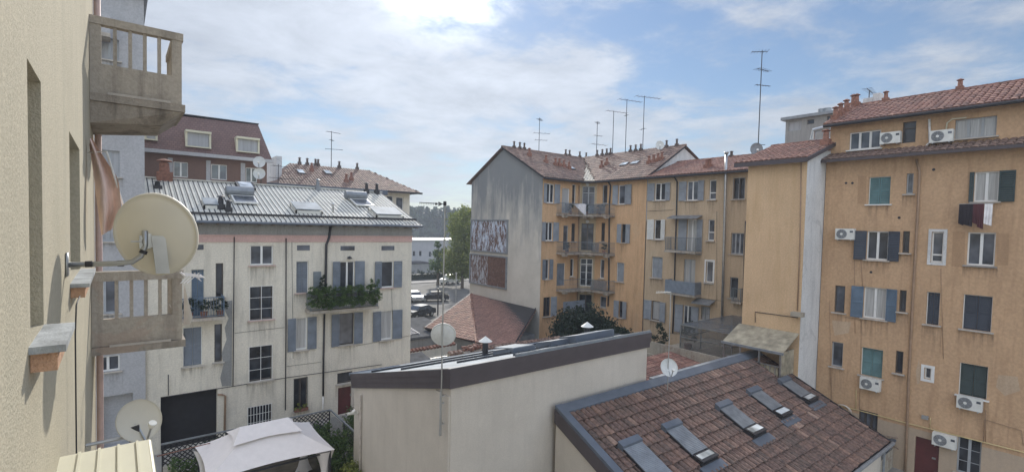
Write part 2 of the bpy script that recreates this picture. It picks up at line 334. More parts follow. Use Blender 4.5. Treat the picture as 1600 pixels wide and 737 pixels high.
def window(P, F, b, frame='wframe', sash=2, sh=None, shm='shblue', closed=None, pane='gdark', sill='stone', bars=0, grille=None, lintel=False, trans=None, rv=.22, ang=.08, surround=None, kind='window', half=None):
    r = F.rect(b) if isinstance(b[0], (int, float)) and b[0] > 60 else b
    u0, u1, z0, z1 = r; F.holes.append((u0, u1, z0, z1, rv) if rv != .22 else (u0, u1, z0, z1))
    mb = MB(); f = .055; dd = -(rv-.05)
    if closed:
        mb.box(u0, u0+.03, z0, z1, dd, dd+.06, F.m); mb.box(u1-.03, u1, z0, z1, dd, dd+.06, F.m); mb.box(u0+.03, u1-.03, z1-.03, z1, dd, dd+.06, F.m)
    else:
        mb.box(u0, u0+f, z0, z1, dd, dd+.07, F.m); mb.box(u1-f, u1, z0, z1, dd, dd+.07, F.m)
        mb.box(u0+f, u1-f, z0, z0+f*1.3, dd, dd+.07, F.m); mb.box(u0+f, u1-f, z1-f, z1, dd, dd+.07, F.m)
        for i in range(1, sash): uc = u0+(u1-u0)*i/sash; mb.box(uc-.05, uc+.05, z0+f*1.3, z1-f, dd+.005, dd+.08, F.m)
        if trans: zc = z0+(z1-z0)*trans; mb.box(u0+f, u1-f, zc-.035, zc+.035, dd+.002, dd+.074, F.m)
        for i in range(bars): zc = z0+(z1-z0)*(i+1)/(bars+1); mb.box(u0+f, u1-f, zc-.012, zc+.012, dd+.002, dd+.05, F.m)
    W = mb.build(kind, frame, P)
    if not closed:
        MB().box(u0+.01, u1-.01, z0+.01, z1-.01, dd+.02, dd+.03, F.m).build('pane', pane, W)
    else:
        mid = (u0+u1)/2
        for a, dr in ((u0+.031, 1), (u1-.031, -1)):
            q = MB(); leaf_mb(q, F, a, dr, abs(mid-a)-.008, z0+.01, z1-.035, 0, d0=dd+.01 if closed is True else closed); q.build('shutter', shm, W)
    if sh:
        for k, e in enumerate(sh):
            if e is None: continue
            eu = F.uz(e, (b[1]+b[3])/2)[0]; hinge = u0 if k == 0 else u1; wd = abs(eu-hinge)
            if wd < .12: wd = .12
            a = random.uniform(.03, .2) if ang == .08 else ang
            q = MB(); leaf_mb(q, F, hinge, -1 if k == 0 else 1, wd/math.cos(a), z0-.02, z1, a); q.build('shutter', shm, W)
    if half is not None:
        q = MB(); w = (u1-u0)/2; leaf_mb(q, F, u0 if half == 0 else u1, 1 if half == 0 else -1, w, z0, z1, 0); q.build('shutter', shm, W)
    if sill: MB().box(u0-.1, u1+.1, z0-.06, z0-.003, -.02, .14, F.m).build('sill', sill, W)
    if sill and random.random() < .85:
        q = MB(); L = random.uniform(.5, 1.5); ua, ub = u0-.12, u1+.12; q.poly([F.m(ua, z0-.062-L, .004), F.m(ub, z0-.062-L, .004), F.m(ub, z0-.062, .004), F.m(ua, z0-.062, .004)])
        so_ = q.build('rain_stain', 'stain', W); at_ = so_.data.attributes.new('fade', 'FLOAT', 'POINT'); at_.data.foreach_set('value', [0, 0, 1, 1])
    if surround:
        q = MB(); s_ = .12
        q.box(u0-s_, u0-.002, z0-s_, z1+s_, .004, .03, F.m); q.box(u1+.002, u1+s_, z0-s_, z1+s_, .004, .03, F.m); q.box(u0, u1, z1+.002, z1+s_, .004, .03, F.m); q.box(u0, u1, z0-s_, z0-.002, .004, .03, F.m)
        q.build('surround', surround, W)
    if grille:
        q = MB(); n = max(2, int((u1-u0)/grille[0])); t_ = .011
        for i in range(n+1): uc = u0+(u1-u0)*i/n; q.box(uc-t_, uc+t_, z0, z1, .02, .042, F.m)
        for i in range(grille[1]+2): zc = z0+(z1-z0)*i/(grille[1]+1); q.box(u0-.02, u1+.02, zc-t_, zc+t_, .016, .02, F.m)
        q.build('grille', grille[2], W)
    return W
def pip(x, y, P):
    c = False; j = len(P)-1
    for i in range(len(P)):
        if (P[i][1] > y) != (P[j][1] > y) and x < (P[j][0]-P[i][0])*(y-P[i][1])/(P[j][1]-P[i][1])+P[i][0]: c = not c
        j = i
    return c
def tiles(poly, mat, parent, tw=.25, tl=.42, h=.06, th=.12, name='roof', seg=4, slab='dark', jit=.012, tintf=None, margin=0, part='tiling', lip=.02):
    """barrel tiles laid over a planar roof polygon; returns the deck"""
    P = [V(p) for p in poly]; n = (P[1]-P[0]).cross(P[2]-P[0]).normalized()
    if n.z < 0: n = -n
    dn = V((0, 0, -1))-n*(V((0, 0, -1)).dot(n)); dn.normalize(); e = dn.cross(n).normalized()
    q = [((p-P[0]).dot(e), (p-P[0]).dot(dn)) for p in P]
    a0, a1 = min(x for x, _ in q), max(x for x, _ in q); b0, b1 = min(y for _, y in q), max(y for _, y in q)
    dk = MB().prism([p-n*.01 for p in P], -n*th).build(name, slab, parent)
    mb = MB(); rows = max(1, round((b1-b0)/tl)); tl = (b1-b0)/rows; cols = max(1, round((a1-a0)/tw)); tw = (a1-a0)/cols
    W = lambda a, b, c: P[0]+e*a+dn*b+n*c
    for j in range(rows):
        for i in range(cols):
            a, b = a0+(i+.5)*tw, b0+(j+.5)*tl
            if not pip(a, b, q): continue
            mb.tint = tintf(i, j, a, b) if tintf else min(1, max(0, random.gauss(.5, .24)))
            da = random.uniform(-jit, jit); ba = b-tl/2-.03; bb = b+tl/2+random.uniform(-jit, jit); n0 = len(mb.v)
            for (bq, wv, lf) in ((ba, tw*.44, .0), (bb, tw*.52, lip)):
                for k in range(seg+1):
                    w = math.pi*k/seg; mb.v.append(W(a+da-math.cos(w)*wv, bq, lf+math.sin(w)*h+.004))
            for k in range(seg): mb.face((n0+k, n0+k+1, n0+seg+2+k, n0+seg+1+k))
            m0 = len(mb.v)
            mb.v += [W(a+da-tw*.52, bb, 0), W(a+da+tw*.52, bb, 0)]; tt = mb.tint; mb.tint = 0  # end cap takes the darkest tint, painting the shade inside the tile
            mb.face((m0, *[n0+seg+1+k for k in range(seg+1)], m0+1)); mb.tint = tt
    mb.build(part, mat, dk, smooth=False)
    return dk
def ridge(a, b, parent, mat, r=.11):
    mb = MB(); a, b = V(a), V(b); n = max(2, int((b-a).length/.4)); d = (b-a)/n
    for i in range(n):
        mb.tint = random.random(); mb.tube([a+d*i, a+d*(i+1.06)], [r, r*1.15], 7)
    return mb.build('ridge_tiles', mat, parent)
def leaves(name, blobs, n, size, mat, parent=None, flat=.0, org=None):
    mb = MB(); tot = sum(r**2 for _, r in blobs)
    for c, r in blobs:
        c = V(c); k = int(n*r*r/tot); sub = []
        for _ in range(max(6, k//28)):
            d = V((random.gauss(0, 1), random.gauss(0, 1), random.gauss(0, .9))).normalized(); sub.append((c+d*r*random.uniform(.45, 1), r*random.uniform(.16, .34), random.uniform(0, .45)))
        for _ in range(k):
            sc_, sr, tb = random.choice(sub)
            p = sc_+V((random.gauss(0, 1), random.gauss(0, 1), random.gauss(0, .8)))*sr*.62
            nn = V((random.gauss(0, 1), random.gauss(0, 1), random.gauss(.5, 1))).normalized(); a = nn.orthogonal().normalized(); a.rotate(Matrix.Rotation(random.uniform(0, 6.3), 3, nn)); b = nn.cross(a)
            s_ = size*random.uniform(.6, 1.4); mb.tint = min(1, tb+random.uniform(0, .6))
            n0 = len(mb.v); mb.v += [p-a*s_, p-b*s_*.45+nn*s_*.1, p+a*s_, p+b*s_*.45+nn*s_*.1]; mb.face((n0, n0+1, n0+2, n0+3))
    return mb.build(name, mat, parent, org=org)
def branches(mb, base, tips, r):
    for t_ in tips:
        m = (V(base)+V(t_))/2+V((random.uniform(-.2, .2), random.uniform(-.2, .2), .1)); mb.tube([base, m, t_], [r, r*.6, r*.15], 6, False)
def bldg(name, loc, label, group=None): return thing(name, loc, label, 'building', group)
def pipe(P, F, pts, r, mat, d=.09, name='downpipe', parent_is=None):
    q = [F.m(*F.uz(x, y, d), d) for x, y in pts]; mb = MB().tube(q, r, 8)
    return mb.build(name, mat, P, smooth=True)
def pipe3(P, pts, r, mat, name='downpipe'): return MB().tube(pts, r, 8).build(name, mat, P, smooth=True)
# ================================================================== setting
g = MB(); g.poly([(-3000, -3000, -.02), (3000, -3000, -.02), (3000, 3000, -.02), (-3000, 3000, -.02)]); tag(g.build('ground', 'yard'), kind='structure')
g = MB(); g.poly([(-2, 12, 0), (29.5, 12, 0), (29.5, 28.9, 0), (-2, 28.9, 0)]); tag(g.build('courtyard', 'yard'), kind='structure')
g = MB(); g.poly([(1.6, 17, .012), (8.3, 17, .012), (8.3, 25.2, .012), (1.6, 25.2, .012)]); tag(g.build('garden_bed', 'soil'), kind='structure')
g = MB(); g.poly([(15.5, 48, .01), (90, 48, .01), (90, 100, .01), (15.5, 100, .01)]); tag(g.build('street', 'asphalt'), kind='structure')
g = MB(); g.box(15.5, 90, 86, 89, 0, .13); tag(g.build('pavement', 'yard'), kind='structure')
# ================================================================== the building at the left edge
NB = bldg('apartment_building', (-.3, 2, 0), 'tall beige rendered building filling the left edge with two concrete balconies')
FN = Face((-.3, 0, 0), (0, 1, 0))
for h in ((3.0, 3.5, 10.74, 11.97), (5.4, 6.8, 10.76, 11.98), (5.4, 6.8, 6.9, 8.2), (3.0, 3.5, 6.9, 8.2), (5.4, 6.8, 14.4, 15.6)):
    FN.holes.append((*h, .3))
    W = MB().box(h[0]+.02, h[1]-.02, h[2]+.01, h[3]-.01, -.28, -.24, FN.m).build('window', 'gframe', NB)
    MB().box(h[0]+.07, h[1]-.07, h[2]+.06, h[3]-.06, -.24, -.235, FN.m).build('pane', 'gdark', W)
wall(FN, NB, 'near', -6, 10.95, -.02, 19, rev=.3)
body(NB, 'near', [(-9, -6), (-.62, -6), (-.62, 10.949), (-9, 10.949)], -.02, 18.98)
for a, b, z in ((2.93, 3.52, 10.74), (5.33, 6.86, 10.76)):
    s_ = MB().box(a, b, z-.035, z-.003, -.25, .12, FN.m).build('sill', 'marble', NB)
    q = MB().box(a+.03, b-.05, z-.12, z-.037, .002, .09, FN.m); q.build('sill_bed', 'brick', s_)
pipe3(NB, [(-.24, 10.75, 0), (-.24, 10.75, 19)], .045, 'pinkstone')
pipe3(NB, [(-.255, 5.0, 3), (-.255, 5.02, 10.4), (-.25, 5.06, 10.62), (-.24, 5.3, 10.66)], .005, 'dark', 'cable')  # thin dark tube drawn for a shadow line on the wall
def near_balcony(zs, ztop, zo0, zo1, corbel):
    X0, X1, Y0, Y1 = -.298, .80, 9.4, 10.9
    s_ = MB(); s_.box(X0, X1+.04, Y0-.05, Y1, zs-.11, zs)
    if corbel: s_.hexa([(X0, Y0+.02, zs-.42), (X1-.25, Y0+.12, zs-.33), (X1-.25, Y1-.1, zs-.33), (X0, Y1-.1, zs-.42), (X0, Y0-.02, zs-.113), (X1, Y0-.02, zs-.113), (X1, Y1, zs-.113), (X0, Y1, zs-.113)])
    B = s_.build('balcony', 'concrete', NB)
    p = MB(); th = .1
    def side(m, a0, a1, n, mg):
        p.box(a0, a1, zs+.002, zo0, 0, th, m); p.box(a0-.01, a1+.02, zo1, ztop, -.015, th+.015, m)
        p.box(a0, a0+mg, zo0, zo1, 0, th, m); p.box(a1-mg, a1, zo0, zo1, 0, th, m)
        w = (a1-a0-2*mg); bw = .045; gp = (w-bw*(n-1))/n
        for i in range(1, n):
            a = a0+mg+i*gp+(i-1)*bw; p.box(a, a+bw, zo0, zo1, .015, th-.015, m)
    side(lambda a, z, d: V((a, Y0+d, z)) if 0 else V((a, Y0+z if 0 else Y0+z, d)), X0, X0, 1, 0) if 0 else None
    mx = lambda a, b, c: V((a, Y0+c, b))
    my = lambda a, b, c: V((X1-c, a, b))
    side(mx, X0+.001, X1-.001, 5, .13); side(my, Y0+.101, Y1-.05, 6, .12)
    p.build('balustrade', 'concrete2', B)
    q = MB().box(X0+.2, X1-.15, Y0-.055, Y0-.052, zs-.005, zs+.03); q.build('patch', 'stone', B)
    return B
near_balcony(13.06, 14.15, 13.49, 14.04, True); near_balcony(9.40, 10.5, 9.80, 10.36, False)
# awning cloth, folded against the wall
mb = MB(); rows = []
for i in range(13):
    t_ = i/12; z = 12.2-t_*1.05; row = []
    w = .02+.24*min(1, t_*2.2)*(1-.45*max(0, t_-.75)*4)
    for k in range(9):
        s_ = k/8; row.append(V((-.27+w*s_+.26*max(0, t_-.1)*s_*.3+t_*.11*(1-s_), 8.2+.10*math.sin(s_*9+t_*3)+.08*math.sin(t_*7), z-.22*(1-s_)*t_*.4+.1*s_*(1-t_))))
    rows.append(row)
n0 = 0
for r_ in rows: mb.v += r_
for i in range(12):
    for k in range(8): a = i*9+k; mb.face((a, a+1, a+10, a+9))
aw = lone(mb, 'awning_cloth', 'cloth_orange', (-.28, 8.2, 11.2), 'faded orange cloth hanging crumpled between the two concrete balconies', 'awning', smooth=True)
mb = MB().tube([(-.28, 8.3, 12.1), (-.1, 8.16, 12.12), (.1, 8.1, 11.3)], .012, 6); mb.build('arm', 'pipewhite', aw, org=V((-.28, 8.2, 11.2)))
# ribbed beige canopy under the camera
cn = thing('canopy', (-.1, 3.6, 9.6), 'beige ribbed sheet canopy on the near wall in the bottom left corner', 'canopy')
mb = MB(); mb.box(-.299, .16, 2.2, 4.28, 9.69, 9.75); mb.build('sheet', 'canopy', cn)
mb = MB(); [mb.box(x-.007, x+.007, 2.2, 4.275, 9.751, 9.762) for x in (-.2, -.1, 0, .1)]; mb.tube([(.165, 2.2, 9.735), (.165, 4.28, 9.735)], .016, 8); mb.tube([(-.299, 4.285, 9.735), (.165, 4.285, 9.735)], .014, 8); mb.build('rib', 'canopy', cn)
mb = MB(); mb.box(-.299, .15, 4.2, 4.25, 9.55, 9.688); mb.box(-.299, .15, 2.3, 2.35, 9.55, 9.688); mb.build('bracket', 'steel', cn)
# ------------------------------------------------------------------ dishes
def dish(loc, d, rad, label, mat='dish', mount=None, hx=.9, lnb=True, group=None, back=False, arm=True, seg=40, holder='steel'):
    """d: unit direction the dish looks to"""
    T = thing('satellite_dish', loc, label, 'satellite dish', group)
    d = V(d).normalized(); e = d.cross(V((0, 0, 1))).normalized(); u = e.cross(d)
    L = V(loc); m = lambda a, b, c: L+e*(a*hx)+u*b+d*c
    pr = [(rad*k/10, .22*rad*(k/10)**2-.22*rad) for k in range(11)]
    mb = MB().lathe([(max(.001, a), b) for a, b in pr]+[(rad*1.015, .012), (rad*1.015, -.004), (rad*.985, -.018)]+[(max(.001, a*.97), b-.012) for a, b in reversed(pr)], m, seg)
    D = mb.build('reflector', mat, T, smooth=True)
    if arm:
        q = MB().tube([m(0, -rad*.35, -.2*rad), m(0, -rad*1.02, .05*rad), m(0, -rad*1.05, .15*rad), m(0, -rad*.45, rad*.85)], .018*rad/.35, 6).build('lnb_arm', holder, T)
        q = MB().tube([m(0, -rad*.5, rad*.78), m(0, -rad*.36, rad*.98)], .045*rad/.35, 10).tube([m(0, -rad*.36, rad*.98), m(0, -rad*.43, rad*.86)], .06*rad/.35, 10).build('receiver', 'plastic', T)
    return T, m, D
T, m, D = dish((.25, 4.94, 11.165), (.33, .9, .22), .335, 'large cream satellite dish seen from behind on the near wall', hx=.86)
br = MB(); br.box(-.298, -.285, 4.86, 5.02, 10.86, 11.03); br.tube([(-.285, 4.94, 10.94), (.0, 4.9, 10.945), (.09, 4.885, 10.955), (.145, 4.875, 11.0), (.17, 4.87, 11.08), (.17, 4.87, 11.2)], .02, 12)
br.build('wall_arm', 'steel', T, smooth=True)
b2 = MB()
for x in (-.17, .02): MB().tube([(x-.02, 4.92, 10.943), (x+.02, 4.915, 10.944)], .0235, 12).build('tape', 'dark', T)
MB().tube([(.155, 4.872, 11.02), (.166, 4.872, 11.045)], .0265, 12).build('tape', 'dark', T)
b3 = MB(); b3.box(.135, .205, 4.865, 4.9, 11.06, 11.16); b3.hexa([(.19, 4.86, 11.07), (.30, 4.86, 11.06), (.30, 4.91, 11.06), (.19, 4.91, 11.07), (.19, 4.86, 11.18), (.27, 4.86, 11.17), (.27, 4.91, 11.17), (.19, 4.91, 11.18)])
b3.hexa([(.24, 4.85, 10.86), (.33, 4.85, 10.86), (.33, 4.9, 10.86), (.24, 4.9, 10.86), (.21, 4.84, 11.16), (.30, 4.84, 11.16), (.30, 4.9, 11.16), (.21, 4.9, 11.16)])
for a, b in ((.15, 11.14), (.15, 11.09), (.22, 11.15), (.25, 11.09)): b3.tube([(a, 4.85, b), (a, 4.84, b)], .007, 6)
b3.tube([(.08, 4.855, 11.115), (.15, 4.855, 11.115)], .005, 6); b3.build('mount', 'steel', T)
T, m, D = dish((.2, 7.5, 8.84), (.42, -.78, .40), .25, 'smaller cream dish facing right above the beige canopy', hx=1)
MB().tube([(-.3, 7.5, 8.66), (.12, 7.52, 8.66), (.15, 7.54, 8.8)], .022, 8).build('wall_arm', 'steel', T)
MB().box(.1, .2, 7.48, 7.58, 8.6, 8.78).build('mount', 'dark', T)
rk = thing('drying_rack', (.8, 8.9, 10.4), 'white wire drying rack sticking out behind the large dish', 'drying rack')
mb = MB()
for k in range(5): mb.tube([(.75, 8.75+k*.12, 10.47), (1.03, 8.75+k*.12, 10.42)], .005, 5)
mb.tube([(1.03, 8.7, 10.42), (1.03, 9.3, 10.42)], .007, 5); mb.tube([(.78, 8.7, 10.47), (.78, 9.3, 10.47)], .007, 5)
for k in range(3): mb.tube([(.72+.04*k, 8.7, 10.36), (.85+.05*k, 8.72, 10.5), (1.0, 8.9+.1*k, 10.36)], .006, 5)
mb.build('frame', 'cloth_white', rk)
mb = MB(); pts = [(.83, 9.45, 10.27), (.86, 9.38, 10.1), (.93, 9.3, 9.75), (.9, 9.35, 9.62), (.83, 9.5, 9.6)]; mb.prism(pts, (.0, .02, 0)); lone(mb, 'hanging_cloth', 'cloth_white', (.85, 9.4, 9.6), 'white and orange cloth hung over the end of the lower concrete balcony', 'cloth')
# ================================================================== lilac building and cream building
YC = 29.0
FC = Face((0, YC, 0), (1, 0, 0))
XL = FC.uz(226, 330)[0]
LB = bldg('apartment_building', (-2, YC, 0), 'tall lilac grey building rising behind the near balconies, beside the cream house')
FL = Face((0, YC-.12, 0), (1, 0, 0))
window(LB, FL, (158, 235, 187, 276), 'gframe', 2, pane='groller', sill='stone'); window(LB, FL, (151, 337, 187, 377), 'gframe', 2, pane='groller', sill='stone')
window(LB, FL, (150, 556, 187, 580), 'wframe', 2, pane='ggrey', sill='stone'); window(LB, FL, (140, 430, 186, 490), 'gframe', 2, pane='ggrey')
for y in (60, 118): window(LB, FL, (156, y, 186, y+34), 'gframe', 2, pane='groller')
window(LB, FL, (152, 617, 208, 697), 'dframe', 2, pane='room_shade', sill=None, rv=1.5, kind='gate')  # near-black pane painted for the shaded depth of the opening
wall(FL, LB, 'lilac', -9, XL, -.02, 21.3)
body(LB, 'lilac', [(-9, YC+.3), (XL-.005, YC+.3), (XL-.005, YC+11), (-9, YC+11)], -.02, 21.3)
MB().box(-9.2, XL+.15, YC-.4, YC+11.2, 21.3, 21.5).build('roof', 'zinc', LB)
for z in (15.9, 19.0): B = MB().box(-6, XL-1.2, YC-.13-.9, YC-.125, z, z+.16).build('balcony', 'concrete2', LB); MB().box(-6, XL-1.2, YC-1.02, YC-.95, z+.162, z+.95).build('parapet', 'lilac', B)
CB = bldg('house', (8, YC, 0), 'cream house with ribbed metal roof and slate shutters')
# openings, measured on the facade
window(CB, FC, (391, 383, 427, 414), 'wframe', 2, sill='pinkstone', pane='ggrey')
window(CB, FC, (463, 408, 482, 457), closed=True, shm='shblue', sill='pinkstone')
window(CB, FC, (531, 408, 554, 478), 'wframe', 2, sh=(519, 568), sill=None, kind='french_window')
window(CB, FC, (596, 408, 615, 449), 'wframe', 1, sh=(585, 627), sill='pinkstone')
window(CB, FC, (390, 447, 426, 499), 'dframe', 2, sill='pinkstone', grille=(.45, 2, 'wframe'))
window(CB, FC, (462, 496, 480, 546), 'wframe', 1, sh=(449, 494), pane='gcurtain', sill='stone')
window(CB, FC, (530, 489, 553, 538), 'dframe', 1, sh=(517, 566), pane='ggrey', sill='stone')
window(CB, FC, (595, 485, 613, 530), 'wframe', 1, sh=(582, 627), pane='gcurtain', sill='stone')
window(CB, FC, (389, 540, 425, 594), 'dframe', 1, sill='stone', grille=(.7, 2, 'wframe'))
window(CB, FC, (459, 590, 480, 640), 'dframe', 2, sill='stone', grille=(.18, 1, 'dark'))
window(CB, FC, (387, 633, 424, 670), 'dframe', 1, sill=None, grille=(.13, 2, 'wframe'))
window(CB, FC, (527, 581, 551, 598), 'dframe', 1, sill='stone')
r_ = FC.rect((528, 604, 549, 653)); FC.holes.append((r_[0], r_[1], 0.0, r_[3]))
dr = MB().box(r_[0]+.01, r_[1]-.01, .005, r_[3]-.01, -.15, -.1, FC.m).build('door', 'reddoor', CB); MB().box(r_[0]+.75, r_[0]+.8, 1, 1.12, -.1, -.05, FC.m).build('handle', 'steel', dr)
window(CB, FC, (299, 421, 319, 500), 'gframe', 2, closed=True, shm='shnavy', sill=None, kind='french_window')
window(CB, FC, (337, 411, 349, 464), 'dframe', 1)
window(CB, FC, (286, 511, 316, 571), closed=True, shm='shblue', sill='stone')
window(CB, FC, (335, 506, 347, 565), 'dframe', 1, pane='ggrey')
r_ = FC.rect((251, 613, 340, 676)); FC.holes.append((r_[0], r_[1], 0.0, r_[3], .5)); GX0, GX1, GZ = r_[0], r_[1], r_[3]
for b in ((306, 382, 318, 390), (464, 383, 484, 391), (532, 384, 554, 391), (596, 384, 616, 391)):
    a = FC.rect(b); MB().box(a[0], a[1], a[2], a[3], .003, .02, FC.m).build('vent', 'ggrey', CB)
XR = 14.72; Z1 = FC.uz(430, 378)[1]; Z2 = FC.uz(430, 368.5)[1]; Z3 = FC.uz(430, 347)[1]
wall(FC, CB, 'cream', XL+.002, XR, -.02, Z1)
MB().box(XL+.002, XR, Z1, Z2, -.35, .05, FC.m).build('frieze', 'pink', CB); MB().box(XL+.002, XR+.02, Z2, Z2+.05, -.35, .10, FC.m).build('string_course', 'pink', CB)
MB().box(XL+.002, XR, Z2+.05, Z3+.1, -.35, .02, FC.m).build('attic_band', 'greyband', CB)
body(CB, 'cream', [(GX1+.2, YC+.349), (XR, YC+.349), (XR, YC+11), (GX1+.2, YC+11)], -.02, Z3)
body(CB, 'cream', [(XL+.003, YC+.501), (GX1+.19, YC+.501), (GX1+.19, YC+11), (XL+.003, YC+11)], -.02, Z3)
MB().box(GX0+.002, GX1-.002, .0, GZ-.002, -.49, -.4, FC.m).build('carport_shade_panel', 'room_shade', CB)  # near-black panel standing in for the deep shade of the carport

# roof: ribbed sheets, both slopes
ye, ze, yr, zr = YC-.65, Z3+.02, 34.6, 13.5
def ribbed(x0, x1, y0, z0, y1, z1, parent, mat, pitch=.24, name='roof'):
    L = V((0, y1-y0, z1-z0)); n = V((1, 0, 0)).cross(L).normalized(); mb = MB(); k = int((x1-x0)/pitch)
    xs = []
    for i in range(k):
        x = x0+i*pitch
        xs += [(x, 0), (x+pitch*.62, 0), (x+pitch*.7, .022), (x+pitch*.92, .022)]
    xs.append((x0+k*pitch, 0))
    for a, b in zip(xs, xs[1:]):
        p = [V((a[0], y0, z0))+n*a[1], V((b[0], y0, z0))+n*b[1]]
        mb.poly([p[0], p[1], p[1]+L, p[0]+L])
    mb.prism([(x0, y0, z0-.01), (x1, y0, z0-.01), (x1, y1, z1-.01), (x0, y1, z1-.01)], (0, 0, -.1))
    o_ = mb.build(name, mat, parent); q = MB()
    for i in range(k): x = x0+i*pitch+pitch*.92; q.hexa([V((x, y0, z0))+n*.0, V((x+.05, y0, z0))+n*.0, V((x+.05, y0, z0))+L, V((x, y0, z0))+L, V((x, y0, z0))+n*.04, V((x+.05, y0, z0))+n*.035, V((x+.05, y0, z0))+L+n*.035, V((x, y0, z0))+L+n*.04])
    q.build('rib_shade_strips', 'seam_rib_shade', o_)  # dark strips put the shaded sides of the ribs into colour
    return o_
RM = ribbed(XL-.2, XR+.35, ye, ze, yr, zr, CB, 'roofmetal')
ribbed(XL-.2, XR+.35, 40.8, ze, yr+.002, zr, CB, 'roofmetal')
MB().box(XL-.2, XR+.37, yr-.12, yr+.12, zr+.02, zr+.09).build('ridge_cap', 'roofmetal', RM)
MB().tube([(XL-.2, ye-.08, ze-.08), (XR+.35, ye-.08, ze-.08)], .07, 8).build('gutter', 'flash', CB)
sl = (zr-ze)/(yr-ye); zf = lambda y: ze+sl*(y-ye)
MB().box(XL-.1, XR+.3, ye+.62, ye+.68, zf(ye+.65)+.05, zf(ye+.65)+.17).build('snow_guard', 'dark', RM)
for k in range(22): MB().box(XL+.3+k*.64, XL+.37+k*.64, ye+.02, YC-.03, ze-.2, ze-.09).build('rafter_end', 'wood', CB)
for s_ in (1,):
    mb = MB(); mb.poly([(XR, YC, Z3), (XR, 40.4, Z3), (XR, 34.6, zr-.12)]); mb.build('gable_wall', 'cream', CB)
def on_roof(x, y, dz=0): return atp(x, y, V((0, ye, ze+dz)), V((0, -sl, 1)).normalized())
def roofwin(P, b0, b1, h=.2):     # raised roof light; b0,b1 = pixel of lower-left, upper-right
    a = on_roof(*b0); c = on_roof(*b1); x0, x1, y0, y1 = a.x, c.x, min(a.y, c.y), max(a.y, c.y, a.y+.9)
    m = lambda u, v, w: V((u, v, zf(v)+w))
    W = MB().box(x0, x1, y0, y0+.08, 0, h, m).box(x0, x0+.08, y0, y1, 0, h, m).box(x1-.08, x1, y0, y1, 0, h, m).box(x0, x1, y1-.1, y1, 0, h, m).build('roof_window', 'roofmetal', P)
    MB().box(x0+.082, x1-.082, y0+.082, y1-.11, .05, h-.08, m).build('pane', 'room_shade', W)
    MB().box(x0+.02, x1-.02, y0-.02, y1, h+.06, h+.1, lambda u, v, w: V((u, v, zf(v)+w))).build('lid', 'sheetgrey', W)
roofwin(CB, (318, 327), (338, 318)); roofwin(CB, (462, 334), (494, 324)); roofwin(CB, (588, 341), (617, 331))
a = on_roof(375, 297); W = MB().box(a.x-.1, a.x+.85, a.y-.1, a.y+1.1, .06, .2, lambda u, v, w: V((u, v, zf(v)+w))).build('roof_window', 'dark', CB); MB().box(a.x+.02, a.x+.73, a.y+.02, a.y+.98, .201, .215, lambda u, v, w: V((u, v, zf(v)+w))).build('pane', 'glight', W)
def solar(px, label):
    a = on_roof(*px); T = thing('solar_water_heater', a, label, 'solar heater', 'solar water heaters on the metal roof')
    m = lambda u, v, w: V((a.x+u, a.y+v, zf(a.y+v)+w))
    MB().box(-.45, .75, -1.25, -.05, .1, .18, m).build('collector', 'acwhite', T); MB().box(-.37, .67, -1.17, -.2, .181, .19, m).build('pane', 'ggrey', T)
    MB().tube([m(-.65, .15, .33), m(.75, .15, .33)], .26, 16).tube([m(-.68, .15, .33), m(-.65, .15, .33)], .2, 16).build('tank', 'zinc', T, smooth=False)
    MB().box(-.5, -.45, -.0, .2, .03, .3, m).box(.6, .65, 0, .2, .03, .3, m).build('stand', 'steel', T)
solar((374, 309), 'solar water heater under the dark roof window on the metal roof'); solar((556, 314), 'solar water heater near the right end of the metal roof')
def pot(P, loc, h=.55, r=.12, mat='sootpot', cap=True, base=True):
    x, y, z = loc; mb = MB()
    if base: mb.box(x-r*1.25, x+r*1.25, y-r*1.25, y+r*1.25, z-.3, z+h*.35)
    mb.tube([(x, y, z+h*.35), (x, y, z+h*.8)], [r*.9, r*.8], 10)
    if cap: mb.tube([(x, y, z+h*.86), (x, y, z+h*.9), (x, y, z+h)], [r*1.25, r*1.3, r*.3], 10); mb.tube([(x, y, z+h*.8), (x, y, z+h*.86)], r*.5, 8)
    return mb.build('chimney', mat, P)
q = on_roof(345, 326); pot(RM, (q.x, q.y, q.z), .7, .15, 'dark'); q = on_roof(357, 330); pot(RM, (q.x, q.y, q.z), .6, .13, 'dark')
q = on_roof(520, 341); pot(RM, q, .9, .07, 'steel', base=False); pot(RM, (XL+1.1, 34.6, 13.5), 1.15, .3, 'terracotta'); pot(RM, (XL+.7, 33.0, 12.9), .4, .16, 'dark')
for x in (495, 571, 587): q = atp(x, 296, V((0, 34.5, 0)), V((0, 1, 0))); pot(RM, (q.x, 34.3, 13.4), .75, .12, 'zinc' if x == 495 else 'dark')
for pts, r, mt in (([(447, 372), (447, 500), (446, 640)], .03, 'dark'), ([(366, 370), (365, 500), (364, 603)], .025, 'dark'), ([(517, 352), (514, 372), (510, 382), (509, 430), (508, 476)], .07, 'dark'), ([(507, 490), (505.5, 560), (505, 618)], .055, 'dark'), ([(505, 619), (504, 650)], .06, 'pipewhite'), ([(262, 619), (364, 603), (445, 590), (503, 582), (597, 569)], .018, 'dark'), ([(340, 616), (347, 616), (352, 618), (351, 672)], .05, 'copper'), ([(263, 585), (263, 617)], .02, 'dark')): pipe(CB, FC, pts, r, mt)
def patch(F, P, pts, mat, d=.005, name='patch'):
    MB().prism([F.m(*F.uz(x, y), .001) for x, y in pts], F.n*d).build(name, mat, P)
patch(FC, CB, [(350, 470), (363, 469), (362, 602), (347, 603), (344, 590), (349, 570), (346, 552), (354, 530), (351, 512), (357, 497), (351, 484)], 'greyband')
patch(FC, CB, [(549, 600), (553, 600), (553, 653), (550, 653)], 'white'); patch(FC, CB, [(554, 640), (600, 628), (600, 645), (554, 656)], 'brick')
